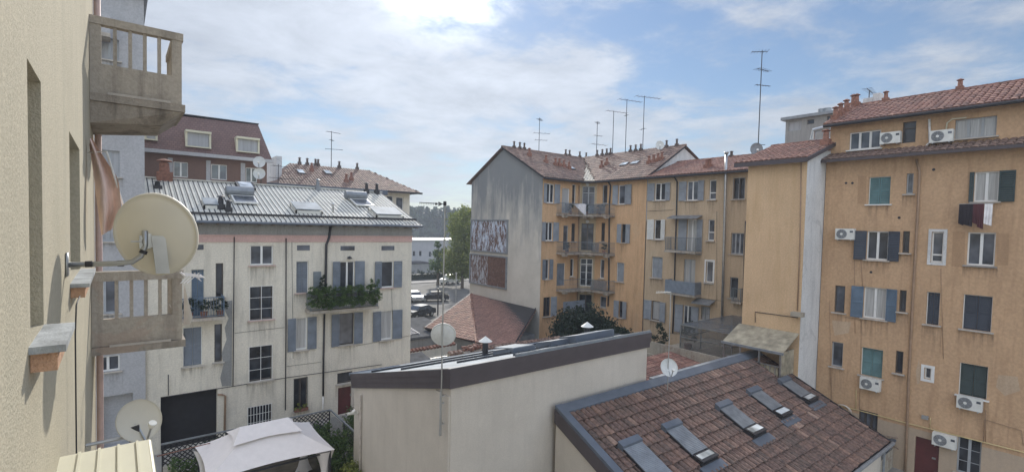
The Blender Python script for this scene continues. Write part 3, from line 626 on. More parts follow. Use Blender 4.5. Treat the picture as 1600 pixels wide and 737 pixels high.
for pts in ([(367, 520), (445, 511)], [(448, 572), (502, 565)], [(556, 540), (640, 524)], [(456, 378), (458, 560)], [(612, 450), (614, 520)]): pipe(CB, FC, pts, .008, 'dark', .02, 'cable')
# balconies of the cream house
def rail_balcony(P, F, u0, u1, z, dep, rh=.95, pitch=.11, mat='rail', slab='concrete2', boards=False, th=.14, plank='railblue'):
    B = MB().box(u0-.05, u1+.05, z-th, z, .002, dep+.06, F.m).build('balcony', slab, P)
    q = MB(); d = dep
    q.box(u0, u1, z+rh-.04, z+rh, d-.04, d, F.m); q.box(u0, u1, z+.06, z+.09, d-.035, d-.005, F.m)
    for a in (u0, u1-.04): q.box(a, a+.04, z+rh-.04, z+rh, .01, d-.041, F.m); q.box(a, a+.04, z+.002, z+rh-.041, d-.04, d, F.m); q.box(a, a+.03, z+.06, z+.09, .01, d-.041, F.m)
    if boards:
        n = int((u1-u0)/.12); w = (u1-u0)/n
        for i in range(n): q.box(u0+i*w+.006, u0+(i+1)*w-.006, z+.03, z+rh-.05, d+.001, d+.02, F.m)
        for a in (u0-.021, u1+.001):
            for i in range(int(d/.12)): q.box(a, a+.02, z+.03, z+rh-.05, .02+i*.12, .13+i*.12, F.m)
    else:
        n = int((u1-u0)/pitch)
        for i in range(1, n): a = u0+(u1-u0)*i/n; q.box(a-.009, a+.009, z+.09, z+rh-.04, d-.03, d-.012, F.m)
        for a in (u0+.01, u1-.03):
            for i in range(1, int(d/pitch)): q.box(a, a+.018, z+.09, z+rh-.04, i*pitch, i*pitch+.018, F.m)
    q.build('railing', plank if boards else mat, B); return B
rail_balcony(CB, FC, 8.25, 12.1, 6.42, .95, .95)
rail_balcony(CB, FC, 2.2, 4.15, 6.52, .85, 1.0, mat='shnavy')
MB().box(*FC.rect((489, 424, 501, 455))[:2], *FC.rect((489, 424, 501, 455))[2:], .05, .09, FC.m).build('trellis', 'rail', CB)
PL = []
for i in range(6):
    x = 8.5+i*.66; T = thing('planter', (x, YC-1.06, 7.0), ['leafy planter at the left end of the plant balcony', 'second planter from the left on the plant balcony', 'third planter from the left on the plant balcony', 'planter right of centre on the plant balcony', 'planter next to last at the right of the plant balcony', 'tall leafy planter at the right end of the plant balcony'][i], 'planter', 'planters along the green balcony of the cream house')
    MB().box(x-.27, x+.27, YC-1.12, YC-.98, 7.15, 7.32).build('box', 'dark', T)
    leaves('foliage', [((x, YC-1.05, 7.3), .45), ((x+.1, YC-1.08, 6.95), .42), ((x-.15, YC-1.1, 6.85), .35), ((x-.1, YC-.9, 7.5), .32)]+([((x+.1, YC-.9, 7.8), .3)] if i == 5 else []), 1900, .05, 'leaf', T)
T = thing('climbing_plant', (9.0, YC-.5, 6.45), 'tall climbing plant beside the trellis on the plant balcony', 'plant'); MB().tube([(9.0, YC-.5, 6.43), (9.0, YC-.45, 8.2)], .02, 6).build('stem', 'bark', T); leaves('foliage', [((9, YC-.5, 7.7), .3), ((9.1, YC-.5, 8.15), .22), ((8.95, YC-.5, 7.3), .3)], 600, .06, 'leafdark', T)
for x, lb in ((2.7, 'bushy potted plant at the left of the small blue balcony'), (3.3, 'potted plant with white flowers in the middle of the small blue balcony'), (4.0, 'potted plant at the right corner of the small blue balcony')):
    T = thing('potted_plant', (x, YC-.6, 6.53), lb, 'potted plant', 'pots on the small balcony'); MB().tube([(x, YC-.6, 6.53), (x, YC-.6, 6.8)], [.12, .17], 12).build('pot', 'terracotta', T); leaves('foliage', [((x, YC-.6, 7.15), .38)], 350, .06, 'leafdark', T)
T = thing('flower_box', (9.0, YC-.2, .9), 'flowering box on the sill of the lower barred window', 'flower box'); u = FC.rect((459, 590, 480, 640)); MB().box(u[0], u[1], u[2], u[2]+.15, .1, .25, FC.m).build('box', 'terracotta', T); leaves('foliage', [(FC.m((u[0]+u[1])/2-.2, u[2]+.22, .2), .2), (FC.m((u[0]+u[1])/2+.25, u[2]+.22, .2), .2)], 300, .05, 'leafbright', T)
p = FC.uz(544, 403); T = thing('wall_lamp', FC.m(p[0], p[1], 0), 'small wall lamp above the french window of the plant balcony', 'lamp'); MB().box(p[0]-.05, p[0]+.05, p[1]-.05, p[1]+.1, .002, .1, FC.m).build('arm', 'steel', T); MB().lathe([(.001, .14), (.06, .1), (.16, -.02), (.14, -.03), (.001, .05)], lambda a, b, c: FC.m(p[0]+a, p[1]+c, .25+b), 16).build('shade', 'dark', T)
# ================================================================== brown mansard block behind
MBd = bldg('apartment_building', (4, 42, 0), 'brown brick block with steep reddish mansard roof behind the metal roof')
FM = Face((0, 42, 0), (1, 0, 0)); XM = FM.uz(417, 262)[0]; ZM = FM.uz(418, 255)[1]; ZM1 = FM.uz(330, 243)[1]
for b in ((271, 253, 294, 277), (330, 257, 355, 281), (384, 262, 402, 285)): window(MBd, FM, b, 'wframe', 2, pane='ggrey', sill=None); 
for b in ((236, 250, 262, 277), (300, 255, 326, 280), (360, 259, 380, 283)):
    a = FM.rect(b)
for b in ((262, 250, 270, 280), (322, 254, 329, 284), (376, 258, 383, 288)): a = FM.rect(b); MB().box(a[0], a[1], a[2]-1, a[3]+.15, .003, .03, FM.m).build('pilaster', 'lilac', MBd)
wall(FM, MBd, 'brownwall', 1.2, XM, -.02, ZM1); body(MBd, 'brownwall', [(1.2, 42.34), (XM, 42.34), (XM, 52), (1.2, 52)], -.02, ZM1)
mb = MB(); bl = [(1.0, 41.6, ZM1), (XM+.3, 41.6, ZM1), (XM+.3, 52, ZM1), (1.0, 52, ZM1)]; tp = [(1.0, 43.4, 18.6), (XM-.35, 43.4, 18.75), (XM-.35, 51, 18.75), (1.0, 51, 18.6)]
mb.hexa(bl+tp); MR = mb.build('roof', 'mansard', MBd); MB().box(1, XM-.3, 43.35, 51.1, 18.76, 18.84).build('roof_cap', 'dark', MR)
MB().box(1.0, XM+.35, 41.35, 41.6, ZM1-.2, ZM1+.04).build('gutter', 'lilac', MBd)
FD = Face((0, 41.75, 0), (1, 0, 0))
for b in ((229, 203, 243, 217), (293, 208, 327, 229), (372, 218, 403, 237)):
    a = FD.rect(b); W = MB().box(a[0]-.12, a[1]+.12, a[3], a[3]+.15, -1.2, .15, FD.m).box(a[0]-.12, a[0], a[2], a[3], -1.2, .0, FD.m).box(a[1], a[1]+.12, a[2], a[3], -1.2, 0, FD.m).box(a[0]-.12, a[1]+.12, a[2]-.08, a[2], -1.2, .06, FD.m).build('dormer', 'canopy', MBd)
    MB().box(a[0], a[1], a[2], a[3], -1.0, -.12, FD.m).build('pane', 'groller', W)
# ---- flat tan house with hipped roof further back
B5 = bldg('apartment_building', (17, 50, 0), 'pale house with pinkish hipped roof behind the right of the metal roof')
F5 = Face((0, 50, 0), (1, 0, 0)); X5 = F5.uz(640, 320)[0]; Z5 = F5.uz(600, 299)[1]
for b in ((604, 306, 614, 326), (619, 308, 630, 328)): window(B5, F5, b, 'wframe', 1, pane='ggrey')
wall(F5, B5, 'cream', 12.2, X5, -.02, Z5); body(B5, 'cream', [(12.2, 50.34), (X5, 50.34), (X5, 61), (12.2, 61)], -.02, Z5)
ra, rb = at(452, 256, 1, 55.3), at(576, 266, 1, 55.3); zr5 = (ra.z+rb.z)/2; e0, e1 = (11.5, 49.2, Z5+.02), (X5+.9, 49.2, Z5+.02)
rf = tiles([e0, e1, (rb.x, 55.3, zr5), (ra.x, 55.3, zr5)], 'tile_old', B5, .28, .5, seg=3); tiles([e1, (X5+.9, 61.4, Z5+.02), (rb.x, 55.3, zr5)], 'tile_old', B5, .28, .5, seg=3)
MB().poly; m_ = MB(); m_.poly([(11.5, 61.4, Z5), (X5+.9, 61.4, Z5), (rb.x, 55.3, zr5), (ra.x, 55.3, zr5)]); m_.poly([e0, (11.5, 61.4, Z5), (ra.x, 55.3, zr5)]); m_.build('roof', 'tile_old', B5)
MB().box(11.4, X5+1, 48.95, 49.2, Z5-.12, Z5+.06).build('gutter', 'dark', B5)
for x in (468, 480, 493, 497, 530, 558): q = at(x, 262, 1, 55.3); pot(rf, (q.x, 55.3, zr5), .75, .13)
for x, y in ((487, 268), (541, 285), (549, 282)): q = atp(x, y, V((0, 49.2, Z5)), V((0, -(zr5-Z5)/6.1, 1)).normalized()); pot(rf, q, .9, .15, 'terracotta')
for x, y in ((470, 268), (512, 269)):
    q = atp(x, y, V((0, 49.2, Z5+.15)), V((0, -(zr5-Z5)/6.1, 1)).normalized()); s5 = (zr5-Z5)/6.1; m = lambda u, v, w: V((q.x+u, q.y+v, q.z+v*s5+w)); W = MB().box(-.35, .35, -.5, .5, -.1, .05, m).build('roof_window', 'dark', B5); MB().box(-.28, .28, -.42, .42, .051, .06, m).build('pane', 'glight', W)
MB().box(12.0, 12.5, 52, 56, Z5+.2, zr5+.25).build('parapet', 'palewall', B5)
# lower strip roof between the blocks
TB = bldg('house', (11.5, 47, 0), 'low tan building with flat dark roof edge right of the mansard block')
F6 = Face((0, 46, 0), (1, 0, 0)); z6 = F6.uz(470, 288)[1]
MB().box(F6.uz(405, 280)[0], F6.uz(600, 310)[0], 46, 49.1, 0, z6-.5).build('wall', 'cream', TB); MB().box(F6.uz(405, 280)[0], F6.uz(603, 310)[0], 45.6, 49.3, z6-.499, z6-.05).build('roof', 'flash', TB)
# ================================================================== ochre building with the corner balconies
XB, YA, XJ, YJ = 33.4, 31.6, 27.5, 10.91
YBE = at(1008, 400, 0, XB).y
OB = bldg('apartment_building', (28, YA, 0), 'ochre apartment building with weathered grey gable wall and stacked corner balconies')
GZ0, GR = 15.6, 18.55
FA = Face((0, YA, 0), (1, 0, 0)); FB = Face((XB, 0, 0), (0, -1, 0)); FG = Face((28, 0, 0), (0, -1, 0))
uA = FA.uz(905, 350)[0]; uB = FB.uz(931, 350)[0]; PA = V((uA, YA, 0)); PB = V((XB, -uB, 0)); FK = Face(PA, (PB-PA)); lk = (PB-PA).length
OPEN = dict(frame='wframe', shm='shlight')
window(OB, FA, (854, 287, 866, 317), sh=(849, 874), shm='shlight'); window(OB, FA, (852, 347, 864, 376), sh=(846, 872), shm='shlight')
window(OB, FA, (852, 405, 858, 436), sash=1, sh=(847, 863), shm='shblue'); window(OB, FA, (849, 464, 860, 494), frame='dframe', sh=(None, 868), shm='shlight')
window(OB, FA, (878, 294, 890, 333), 'wframe', 1, pane='gcurtain', sill=None, kind='french_window'); window(OB, FA, (894, 288, 900, 320), 'wframe', 1)
window(OB, FA, (880, 352, 888, 391), 'gframe', 1, pane='ggrey', sill=None, kind='french_window'); window(OB, FA, (893, 349, 899, 377), 'dframe', 1)
window(OB, FA, (870, 411, 883, 446), closed=True, shm='shblue', sill=None, kind='french_window'); window(OB, FA, (891, 404, 897, 432), 'wframe', 1)
for b, tr in (((2, 7), 0),):
    pass
def kx(y0, y1, frm, **k):
    z1 = FK.uz(918, y0)[1]; z0 = FK.uz(918, y1)[1]; window(OB, FK, (lk*.14, lk*.88, z0, z1), frm, 2, sill=None, kind='balcony_door', **k)
kx(291, 333, 'gframe', trans=.75, bars=2, pane='ggrey'); kx(349, 391, 'dframe', trans=.8, pane='ggrey'); kx(404, 447, 'wframe', trans=.8, bars=3, pane='gdark'); kx(460, 505, 'dframe', pane='gdark')
window(OB, FB, (941, 289, 949, 318), 'gframe', 1); window(OB, FB, (966, 289, 977, 319), 'wframe', 1, sh=(959, 988), shm='shlight', pane='ggrey')
window(OB, FB, (939, 348, 945, 377), 'dframe', 1); window(OB, FB, (971, 350, 978, 379), 'dframe', 1, sh=(965, 985), shm='shlight')
window(OB, FB, (937, 405, 944, 435), 'wframe', 1, pane='ggrey'); window(OB, FB, (963, 410, 975, 440), closed=True, shm='shlight')
window(OB, FB, (967, 470, 973, 496), 'dframe', 1, sh=(960, 980), shm='shlight'); window(OB, FB, (937, 463, 947, 480), 'gframe', 1, pane='ggrey')
wall(FA, OB, 'orange', 28.0, uA, -.02, GZ0); wall(FB, OB, 'orange', uB, -YBE-.05, -.02, GZ0); wall(FK, OB, 'loggia', 0, lk, -.02, GZ0)
# worn yellow plaster of the recess beside the balconies
body(OB, 'gable', [(28.01, YA+.34), (XB+.5, YA+.34), (XB+8.5, YA+.34), (XB+8.5, 42.3), (28.01, 42.3)], -.02, GZ0)
body(OB, 'gable', [(XB+.34, YBE+.06), (XB+11.5, YBE+.06), (XB+11.5, YA+.33), (XB+.34, YA+.33)], -.02, GZ0)
mb = MB(); mb.prism([(27.98, YA-.0, -.02), (27.98, 42.32, -.02), (27.98, 42.32, GZ0), (27.98, 37, GR-.13), (27.98, YA, GZ0)], (.03, 0, 0)); mb.build('gable_wall', 'gable', OB)
mb = MB(); mb.prism([(XB-.0, YBE, 12), (XB+11.6, YBE, 12), (XB+11.6, YBE, GZ0), (at(1068, 230, 1, YBE).x, YBE, GR-.15), (XB, YBE, GZ0)], (0, .02, 0)); mb.build('gable_wall', 'palewall', OB)
R0 = V((38.9, 37, GR)); dA = (GR-GZ0)/(37-YA); eA = YA-.55; zA = GZ0-.55*dA+.12
E1 = V((PA.x-.2, eA, zA)); E2 = V((XB-.55, PB.y-.25, zA)); BX = at(1068, 230, 1, YBE).x
rfA = tiles([(27.65, eA, zA), E1, R0, (27.65, 37, GR)], 'tile_old', OB, .26, .42, seg=3, h=.05, part='tiling')
rfB = tiles([E2, (XB-.55, YBE-.25, zA), (BX, YBE-.25, GR), R0+V((-.4, 0, 0))], 'tile_old', OB, .26, .42, seg=3, h=.05)
rfC = tiles([E1, E2, R0+V((-.15, 0, -.05))], 'tile_white', OB, .26, .42, seg=3, h=.05)
mb = MB(); mb.poly([(27.65, 42.9, zA), (44, 42.9, zA), (44, 37, GR), (27.65, 37, GR)]); mb.poly([(45.2, YBE-.25, zA), (BX, YBE-.25, GR), R0, (45.2, 37, zA)]); mb.build('roof', 'tile_old', OB)
ridge((27.65, 37, GR+.02), R0+V((0, 0, .02)), rfA, 'tile_old'); ridge((BX, YBE-.25, GR+.02), R0+V((0, 0, .02)), rfB, 'tile_old')
MB().tube([(27.65, eA-.07, zA-.1), E1+V((0, -.07, -.1)), E2+V((-.07, 0, -.1)), (XB-.62, YBE-.1, zA-.1)], .075, 8).build('gutter', 'dark', OB)
for x in (803, 812, 819, 884, 890, 906, 916): q = at(x, 240, 1, 37); pot(rfA, (q.x, 37, GR), .68, .105)
for x in (933, 941, 948, 954, 985, 993, 1001, 1041, 1057): q = at(x, 240, 0, BX); pot(rfB, (BX, q.y, GR), .68, .105)
nA = V((0, -dA, 1)).normalized(); dB = (GR-zA)/(BX-XB+.55); nB = V((-dB, 0, 1)).normalized()
for x, y in ((853, 254), (868, 258), (874, 259), (881, 261), (889, 264), (827, 243)): pot(rfA, atp(x, y, V((0, eA, zA)), nA), .7, .13, 'terracotta')
for x, y in ((940, 262), (948, 258), (1014, 256), (1021, 254), (1028, 252), (1034, 250)): pot(rfB, atp(x, y, V((XB-.55, 0, zA)), nB), .7, .13, 'terracotta')
for x, y, rf, pl, nn in ((892, 262, 'a', V((0, eA, zA+.1)), nA), (975, 256, 'b', V((XB-.55, 0, zA+.1)), nB), (992, 254, 'b', V((XB-.55, 0, zA+.1)), nB)):
    q = atp(x, y, pl, nn); u = V((1, 0, 0)) if rf == 'a' else V((0, 1, 0)); v = nn.cross(u); m = lambda a, b, c, q=q, u=u, v=v, nn=nn: q+u*a+v*b+nn*c
    W = MB().box(-.4, .4, -.3, .3, -.1, .03, m).build('roof_window', 'dark', OB); MB().box(-.34, .34, -.24, .24, .031, .04, m).build('pane', 'glight', W)
# corner balconies
def corner_balc(y, k, solid=None):
    z = FK.uz(916, y)[1]; a = FA.uz(869, y)[0]; b = FB.uz(961, y)[0]; dep = 1.05
    n1, n2, nk = FA.n, FB.n, FK.n
    pts = [V((a, YA, z)), V((a, YA-dep, z)), V((uA-.55, YA-dep, z)), V((XB-dep, -uB-.55, z)), V((XB-dep, -b, z)), V((XB, -b, z)), V((XB, -uB, z)), V((uA, YA, z))]
    pts = [p+V((-.002 if i in (4, 5) else 0, 0, 0)) for i, p in enumerate(pts)]
    B = MB().prism(pts, (0, 0, -.16)).build('balcony', 'concrete', OB)
    q = MB(); rp = [p for p in (pts[0], pts[1], pts[2], pts[3], pts[4], pts[5])]; rp = [p*1 for p in rp]
    ins = [V((.06, 0, 0)), V((.06, .06, 0)), V((0, .06, 0)), V((.06, .04, 0)), V((.06, .06, 0)), V((0, .06, 0))]
    rp = [p+i for p, i in zip(rp, ins)]
    for p0, p1 in zip(rp, rp[1:]):
        for h_, r in ((.92, .022), (.1, .014), (.5, .008)): q.tube([p0+V((0, 0, h_)), p1+V((0, 0, h_))], r, 5)
        n = max(2, int((p1-p0).length/.12))
        for i in range(n+1): p = p0.lerp(p1, i/n); q.tube([p+V((0, 0, .01)), p+V((0, 0, .92))], .008, 4, False)
    q.build('railing', 'rail', B)
    if solid:
        for (i, s0, s1) in solid:
            c = MB()
            p0, p1 = rp[i].lerp(rp[i+1], s0), rp[i].lerp(rp[i+1], s1); d = (p1-p0).normalized().cross(V((0, 0, 1)))*.03
            c.prism([p0+V((0, 0, .12))+d, p1+V((0, 0, .12))+d, p1+V((0, 0, .88))+d, p0+V((0, 0, .88))+d], d*.3).build('screen', 'haze_sheet', B)
    for p in (rp[1], rp[2], rp[3], rp[4]): MB().box(p.x, p.x+.35, p.y, p.y+.35, z-.3, z-.161).build('bracket', 'concrete2', B)
    return z, rp
z1, rp1 = corner_balc(336, 1, [(1, .0, .35), (2, .5, 1), (3, 0, .9)]); z2, rp2 = corner_balc(394, 2, [(1, 0, .2), (3, .0, .5)]); z3, rp3 = corner_balc(450, 3, [(3, 0, 1)])
def drape(name, p0, p1, hl, hr, mat, label, cat, group=None, off=.05):
    mb = MB(); n = 14; p0, p1 = V(p0), V(p1); d = (p1-p0).normalized().cross(V((0, 0, 1)))
    for j in range(7):
        for i in range(n+1):
            t_ = i/n; h_ = hl+(hr-hl)*t_; mb.v.append(p0.lerp(p1, t_)+V((0, 0, -h_*j/6))+d*(off+.03*math.sin(t_*17+j*.4)*j/6))
    for j in range(6):
        for i in range(n): a = j*(n+1)+i; mb.face((a, a+1, a+n+2, a+n+1))
    return lone(mb, name, mat, (p0+p1)/2, label, cat, group, smooth=True)
drape('bed_sheet', rp1[1].lerp(rp1[2], .55)+V((0, 0, .95)), rp1[2].lerp(rp1[3], .35)+V((0, 0, .95)), .15, 1.1, 'cloth_white', 'white sheet hung over the rail of the top corner balcony', 'sheet', off=-.08)
drape('sun_sheet', V((FA.uz(868, 468)[0], YA-.9, FA.uz(880, 468)[1])), V((FA.uz(902, 468)[0], YA-.9, FA.uz(880, 468)[1])), .9, .9, 'railblue', 'blue grey sheet stretched under the lowest corner balcony', 'sheet')
for i, (rp, s, k, lb) in enumerate(((rp1, .3, 1, 'green potted plant behind the white sheet on the top corner balcony'), (rp1, .3, 2, 'potted plant in the middle of the top corner balcony'), (rp1, .5, 3, 'potted plant at the right end of the top corner balcony'), (rp2, .12, 1, 'potted plant at the left end of the middle corner balcony'), (rp2, .8, 3, 'potted plant at the right end of the middle corner balcony'))):
    p = rp[k].lerp(rp[k+1], s)+V((.25, .2, 0)); T = thing('potted_plant', p, lb, 'potted plant', 'pots on the corner balconies'); MB().tube([p+V((0, 0, .0)), p+V((0, 0, .28))], [.11, .15], 10).build('pot', 'terracotta', T); leaves('foliage', [(p+V((0, 0, .65)), .34)], 260, .06, 'leafdark', T)
for pts, r in (([(962, 281), (966, 286), (954, 300)], .05),): pass
pipe(OB, FB, [(950, 283), (954, 290), (952, 318), (951, 450), (950, 478)], .06, 'dark', .1); pipe(OB, FA, [(905, 290), (904, 380), (902, 470)], .05, 'copper', .08)
for y in (288, 346): q = FK.uz(918, y); T = thing('wall_lamp', FK.m(q[0], q[1], 0), 'round white lamp above the %s corner balcony door' % ('top' if y == 288 else 'second'), 'lamp', 'lamps above the balcony doors'); MB().lathe([(.001, .12), (.12, .08), (.16, .002)], lambda a, b, c: FK.m(q[0]+a, q[1]+b, c), 12).build('bulb', 'light', T)
# billboards
for (b, mt, lb) in (((737, 343, 794.5, 394), 'poster1', 'upper rusty billboard with peeling pale blue paper on the grey gable'), ((735, 398, 793, 447), 'poster2', 'lower rusty billboard, right half brown, on the grey gable')):
    r_ = FG.rect(b); z0, z1 = r_[2], r_[3]; T = thing('billboard', FG.m((r_[0]+r_[1])/2, z0, .02), lb, 'billboard')
    MB().box(r_[0]+.12, r_[1]-.12, z0+.12, z1-.12, .03, .08, FG.m).build('panel', mt, T)
    if mt == 'poster2': MB().box((r_[0]+r_[1])/2+.05, r_[1]-.125, z0+.125, z1-.125, .081, .088, FG.m).build('rusty_half', peel('rust_sheet', 1, (.5, .52, .53), (.36, .38, .4), 0, .41), T)
    q = MB(); w = .13; q.box(r_[0], r_[0]+w, z0, z1, .03, .16, FG.m); q.box(r_[1]-w, r_[1], z0, z1, .03, .16, FG.m); q.box(r_[0]+w, r_[1]-w, z0, z0+w, .03, .16, FG.m); q.box(r_[0]+w, r_[1]-w, z1-w, z1, .03, .16, FG.m); q.build('frame', 'zinc', T)
# ================================================================== sand house in the middle right
SB = bldg('apartment_building', (XB, 19, 0), 'sand coloured house wing with red tiled roof and pale shutters right of the corner balconies')
FS = Face((XB+.02, 0, 0), (0, -1, 0)); ZS = 15.45
window(SB, FS, (1023, 286, 1040, 313), 'wframe', 2, sh=(1013, 1048), shm='shlight'); window(SB, FS, (1073, 283, 1091, 313), 'wframe', 2, sh=(1062, 1101), shm='shlight', pane='ggrey')
window(SB, FS, (1108, 281, 1119, 312), 'wframe', 1, trans=.35, pane='ggrey'); window(SB, FS, (1146, 278, 1164, 311), 'dframe', 2, pane='gdark', grille=(.4, 0, 'gframe'))
window(SB, FS, (1022, 343, 1033, 374), 'wframe', 1, sh=(1012, 1040), shm='acwhite'); window(SB, FS, (1073, 343, 1089, 397), 'wframe', 2, sh=(1061, 1098), shm='shlight', sill=None, kind='french_window', pane='gcurtain')
window(SB, FS, (1106, 343, 1116, 376), 'wframe', 1, trans=.4, pane='ggrey'); window(SB, FS, (1142, 364, 1162, 397), 'gframe', 3, pane='ggrey')
window(SB, FS, (1018, 401, 1035, 434), closed=True, shm='shlight'); window(SB, FS, (1068, 405, 1086, 448), 'gframe', 2, pane='gcurtain', sill=None, kind='french_window')
window(SB, FS, (1103, 408, 1114, 441), 'wframe', 1, pane='ggrey', surround='wframe'); window(SB, FS, (1140, 433, 1153, 466), 'gframe', 1)
window(SB, FS, (1018, 470, 1031, 500), 'dframe', 1, sh=(1007, 1041), shm='shlight', pane='gcurtain'); window(SB, FS, (1067, 477, 1080, 520), 'wframe', 2, sh=(1056, 1092), shm='shlight', sill=None, kind='french_window', pane='ggrey')
window(SB, FS, (1096, 479, 1109, 500), 'gframe', 1, pane='groller', grille=(.25, 1, 'rail')); window(SB, FS, (1016, 539, 1030, 572), 'gframe', 1, pane='ggrey')
wall(FS, SB, 'beigeC', -YBE+.02, -12, -.02, ZS); body(SB, 'beigeC', [(XB+.37, 10.95), (43, 10.95), (43, YBE-.03), (XB+.37, YBE-.03)], -.02, ZS)
dS = .36; eX = XB-.5; zS = ZS-.02; rX = eX+4.4; rS = tiles([(eX, YBE-.05, zS), (eX, 13.2, zS), (rX, 13.2, zS+4.4*dS), (rX, YBE-.03, zS+4.4*dS)], 'tile_red', SB, .27, .42, seg=4, h=.065)
ridge((rX, YBE-.05, zS+4.4*dS+.02), (rX, 11.5, zS+4.4*dS+.02), rS, 'tile_red'); mb = MB(); mb.poly([(rX, YBE-.05, zS+1.58), (rX, 11, zS+1.58), (rX+6, 11, ZS-.5), (rX+6, YBE-.05, ZS-.5)]); mb.build('roof', 'tile_red', SB)
MB().tube([(eX-.07, YBE-.1, zS-.1), (eX-.07, 14.0, zS-.1)], .07, 8).build('gutter', 'dark', SB)
nS = V((-dS, 0, 1)).normalized()
for x, y in ((1104, 263), (1109, 262)): pot(rS, atp(x, y, V((eX, 0, zS)), nS), .7, .14, 'terracotta')
q = at(1143, 240, 0, rX); pot(rS, (rX, q.y, zS+4.4*dS), .5, .12)
q = FS.uz(1134, 300, .2); fl = MB(); pts = [(1128, 500), (1131, 400), (1134, 275), (1135, 240)]; P_ = [FS.m(*FS.uz(x, y, .35), .35) for x, y in pts]; fl.tube(P_, .09, 12); fl.tube([P_[-1], P_[-1]+V((0, 0, .12))], .15, 12); fl.build('flue', 'steel', SB, smooth=True)
pipe(SB, FS, [(1054, 277), (1058, 284), (1057, 330), (1055, 395), (1053, 470), (1051, 520)], .05, 'dark')
pipe(SB, FS, [(1166, 345), (1164, 400), (1162, 480)], .08, 'dark')
a = FS.uz(1049, 398)[0]; b = FS.uz(1096, 398)[0]; rail_balcony(SB, FS, a, b, FS.uz(1072, 399)[1]+.35, .85, 1.0, mat='rail')
a = FS.uz(1049, 462)[0]; b = FS.uz(1095, 462)[0]; rail_balcony(SB, FS, a, b, FS.uz(1072, 466)[1]+.4, .85, .95, boards=True)
a = FS.rect((1146, 436, 1160, 470)); rail_balcony(SB, FS, a[0]+.1, a[1]+.1, a[2], .4, .9)
for bx in ((1051, 337, 1098, 341), (1089, 468, 1118, 473)):
    r_ = FS.rect(bx); C = MB(); C.hexa([FS.m(r_[0], r_[3], .02), FS.m(r_[1], r_[3], .02), FS.m(r_[1], r_[2]-.05, .8), FS.m(r_[0], r_[2]-.05, .8), FS.m(r_[0], r_[3]+.04, .02), FS.m(r_[1], r_[3]+.04, .02), FS.m(r_[1], r_[2]-.01, .8), FS.m(r_[0], r_[2]-.01, .8)]); C.build('door_canopy', 'zinc', SB)
# ================================================================== projecting wing with whitewashed side
JB = bldg('stair_tower', (XJ, 12.5, 0), 'windowless yellow ochre wing with whitewashed side wall and small red tiled roof')
FJ = Face((XJ, 0, 0), (0, -1, 0)); YJ1 = 13.95
wall(FJ, JB, 'jut', -YJ1, -YJ, -.02, 15.15); body(JB, 'jut', [(XJ+.35, YJ+.02), (33.3, YJ+.02), (33.3, YJ1), (XJ+.35, YJ1)], -.02, 15.1)
mb = MB(); mb.prism([(XJ+.02, YJ-.001, -.02), (31.4, YJ-.001, -.02), (31.4, YJ-.001, 16.45), (XJ+.02, YJ-.001, 15.3)], (0, .02, 0)); mb.build('side_wall', 'palewall', JB)
rJ = tiles([(27.05, 14.5, 15.08), (27.05, 10.75, 15.08), (31.3, 10.75, 16.5), (31.3, 14.5, 16.5)], 'tile_red', JB, .27, .42, seg=4, h=.07)
ridge((31.3, 14.5, 16.52), (31.3, 10.75, 16.52), rJ, 'tile_red')
MB().box(26.98, 27.06, 10.7, 14.5, 14.86, 15.08).box(27.06, 31.3, 10.68, 10.75, 14.9, 15.1, lambda a, b, c: V((a, b, c+(a-27.05)*.334))).build('verge_board', 'fascia', JB)
pot(rJ, (29.9, 11.0, 16.05), .85, .17, 'terracotta')
pipe(JB, FJ, [(1252, 250), (1250, 380), (1246, 485)], .03, 'copper', .05)
pipe(JB, FJ, [(1180, 503), (1180, 487), (1247, 496)], .02, 'dark', .04)
q = FJ.uz(1251, 491); MB().box(q[0]-.35, q[0]+.2, q[1]-.1, q[1]+.12, .003, .35, FJ.m).build('ledge', 'oldwall', JB)
# zinc roofs and tower behind
ZB = bldg('roof_dormer', (36, 15, 0), 'low zinc roof with a metal duct behind the small red tiled roof')
mb = MB(); mb.prism([at(1215, 250, 0, 33), at(1245, 224, 0, 37), at(1300, 214, 0, 37), at(1320, 235, 0, 33)], (0, 0, -.4)); mb.build('roof', 'zinc', ZB)
p0, p1, p2 = at(1272, 204, 0, 34), at(1298, 198, 0, 34), at(1270, 218, 0, 34); MB().tube([p1, p0, p2], .16, 10).build('duct', 'steel', ZB)
TW = bldg('apartment_tower', (52, 18, 0), 'grey concrete block with square roof windows standing behind the red roofs at right')
FT = Face((48, 0, 0), (0, -1, 0))
window(TW, FT, (1232, 190, 1252, 204), 'gframe', 2, pane='groller', sill=None); window(TW, FT, (1261, 187, 1272, 194), 'dframe', 1, sill=None); window(TW, FT, (1292, 181, 1304, 189), 'dframe', 1, sill=None)
u0 = FT.uz(1228, 188)[0]; wall(FT, TW, 'greyband', u0, u0+9, -.02, 21.5); body(TW, 'greyband', [(48.3, -u0-9), (58, -u0-9), (58, -u0), (48.3, -u0)], 0, 21.5)
TR = MB().box(47.6, 58.4, -u0-9.3, -u0+.3, 21.5, 21.75).build('roof', 'zinc', TW)
for x in (1284, 1292): q = at(x, 178, 0, 50); MB().tube([(50, q.y, 21.7), (50, q.y, 22.5)], .35, 12).build('chimney', 'zinc', TR)
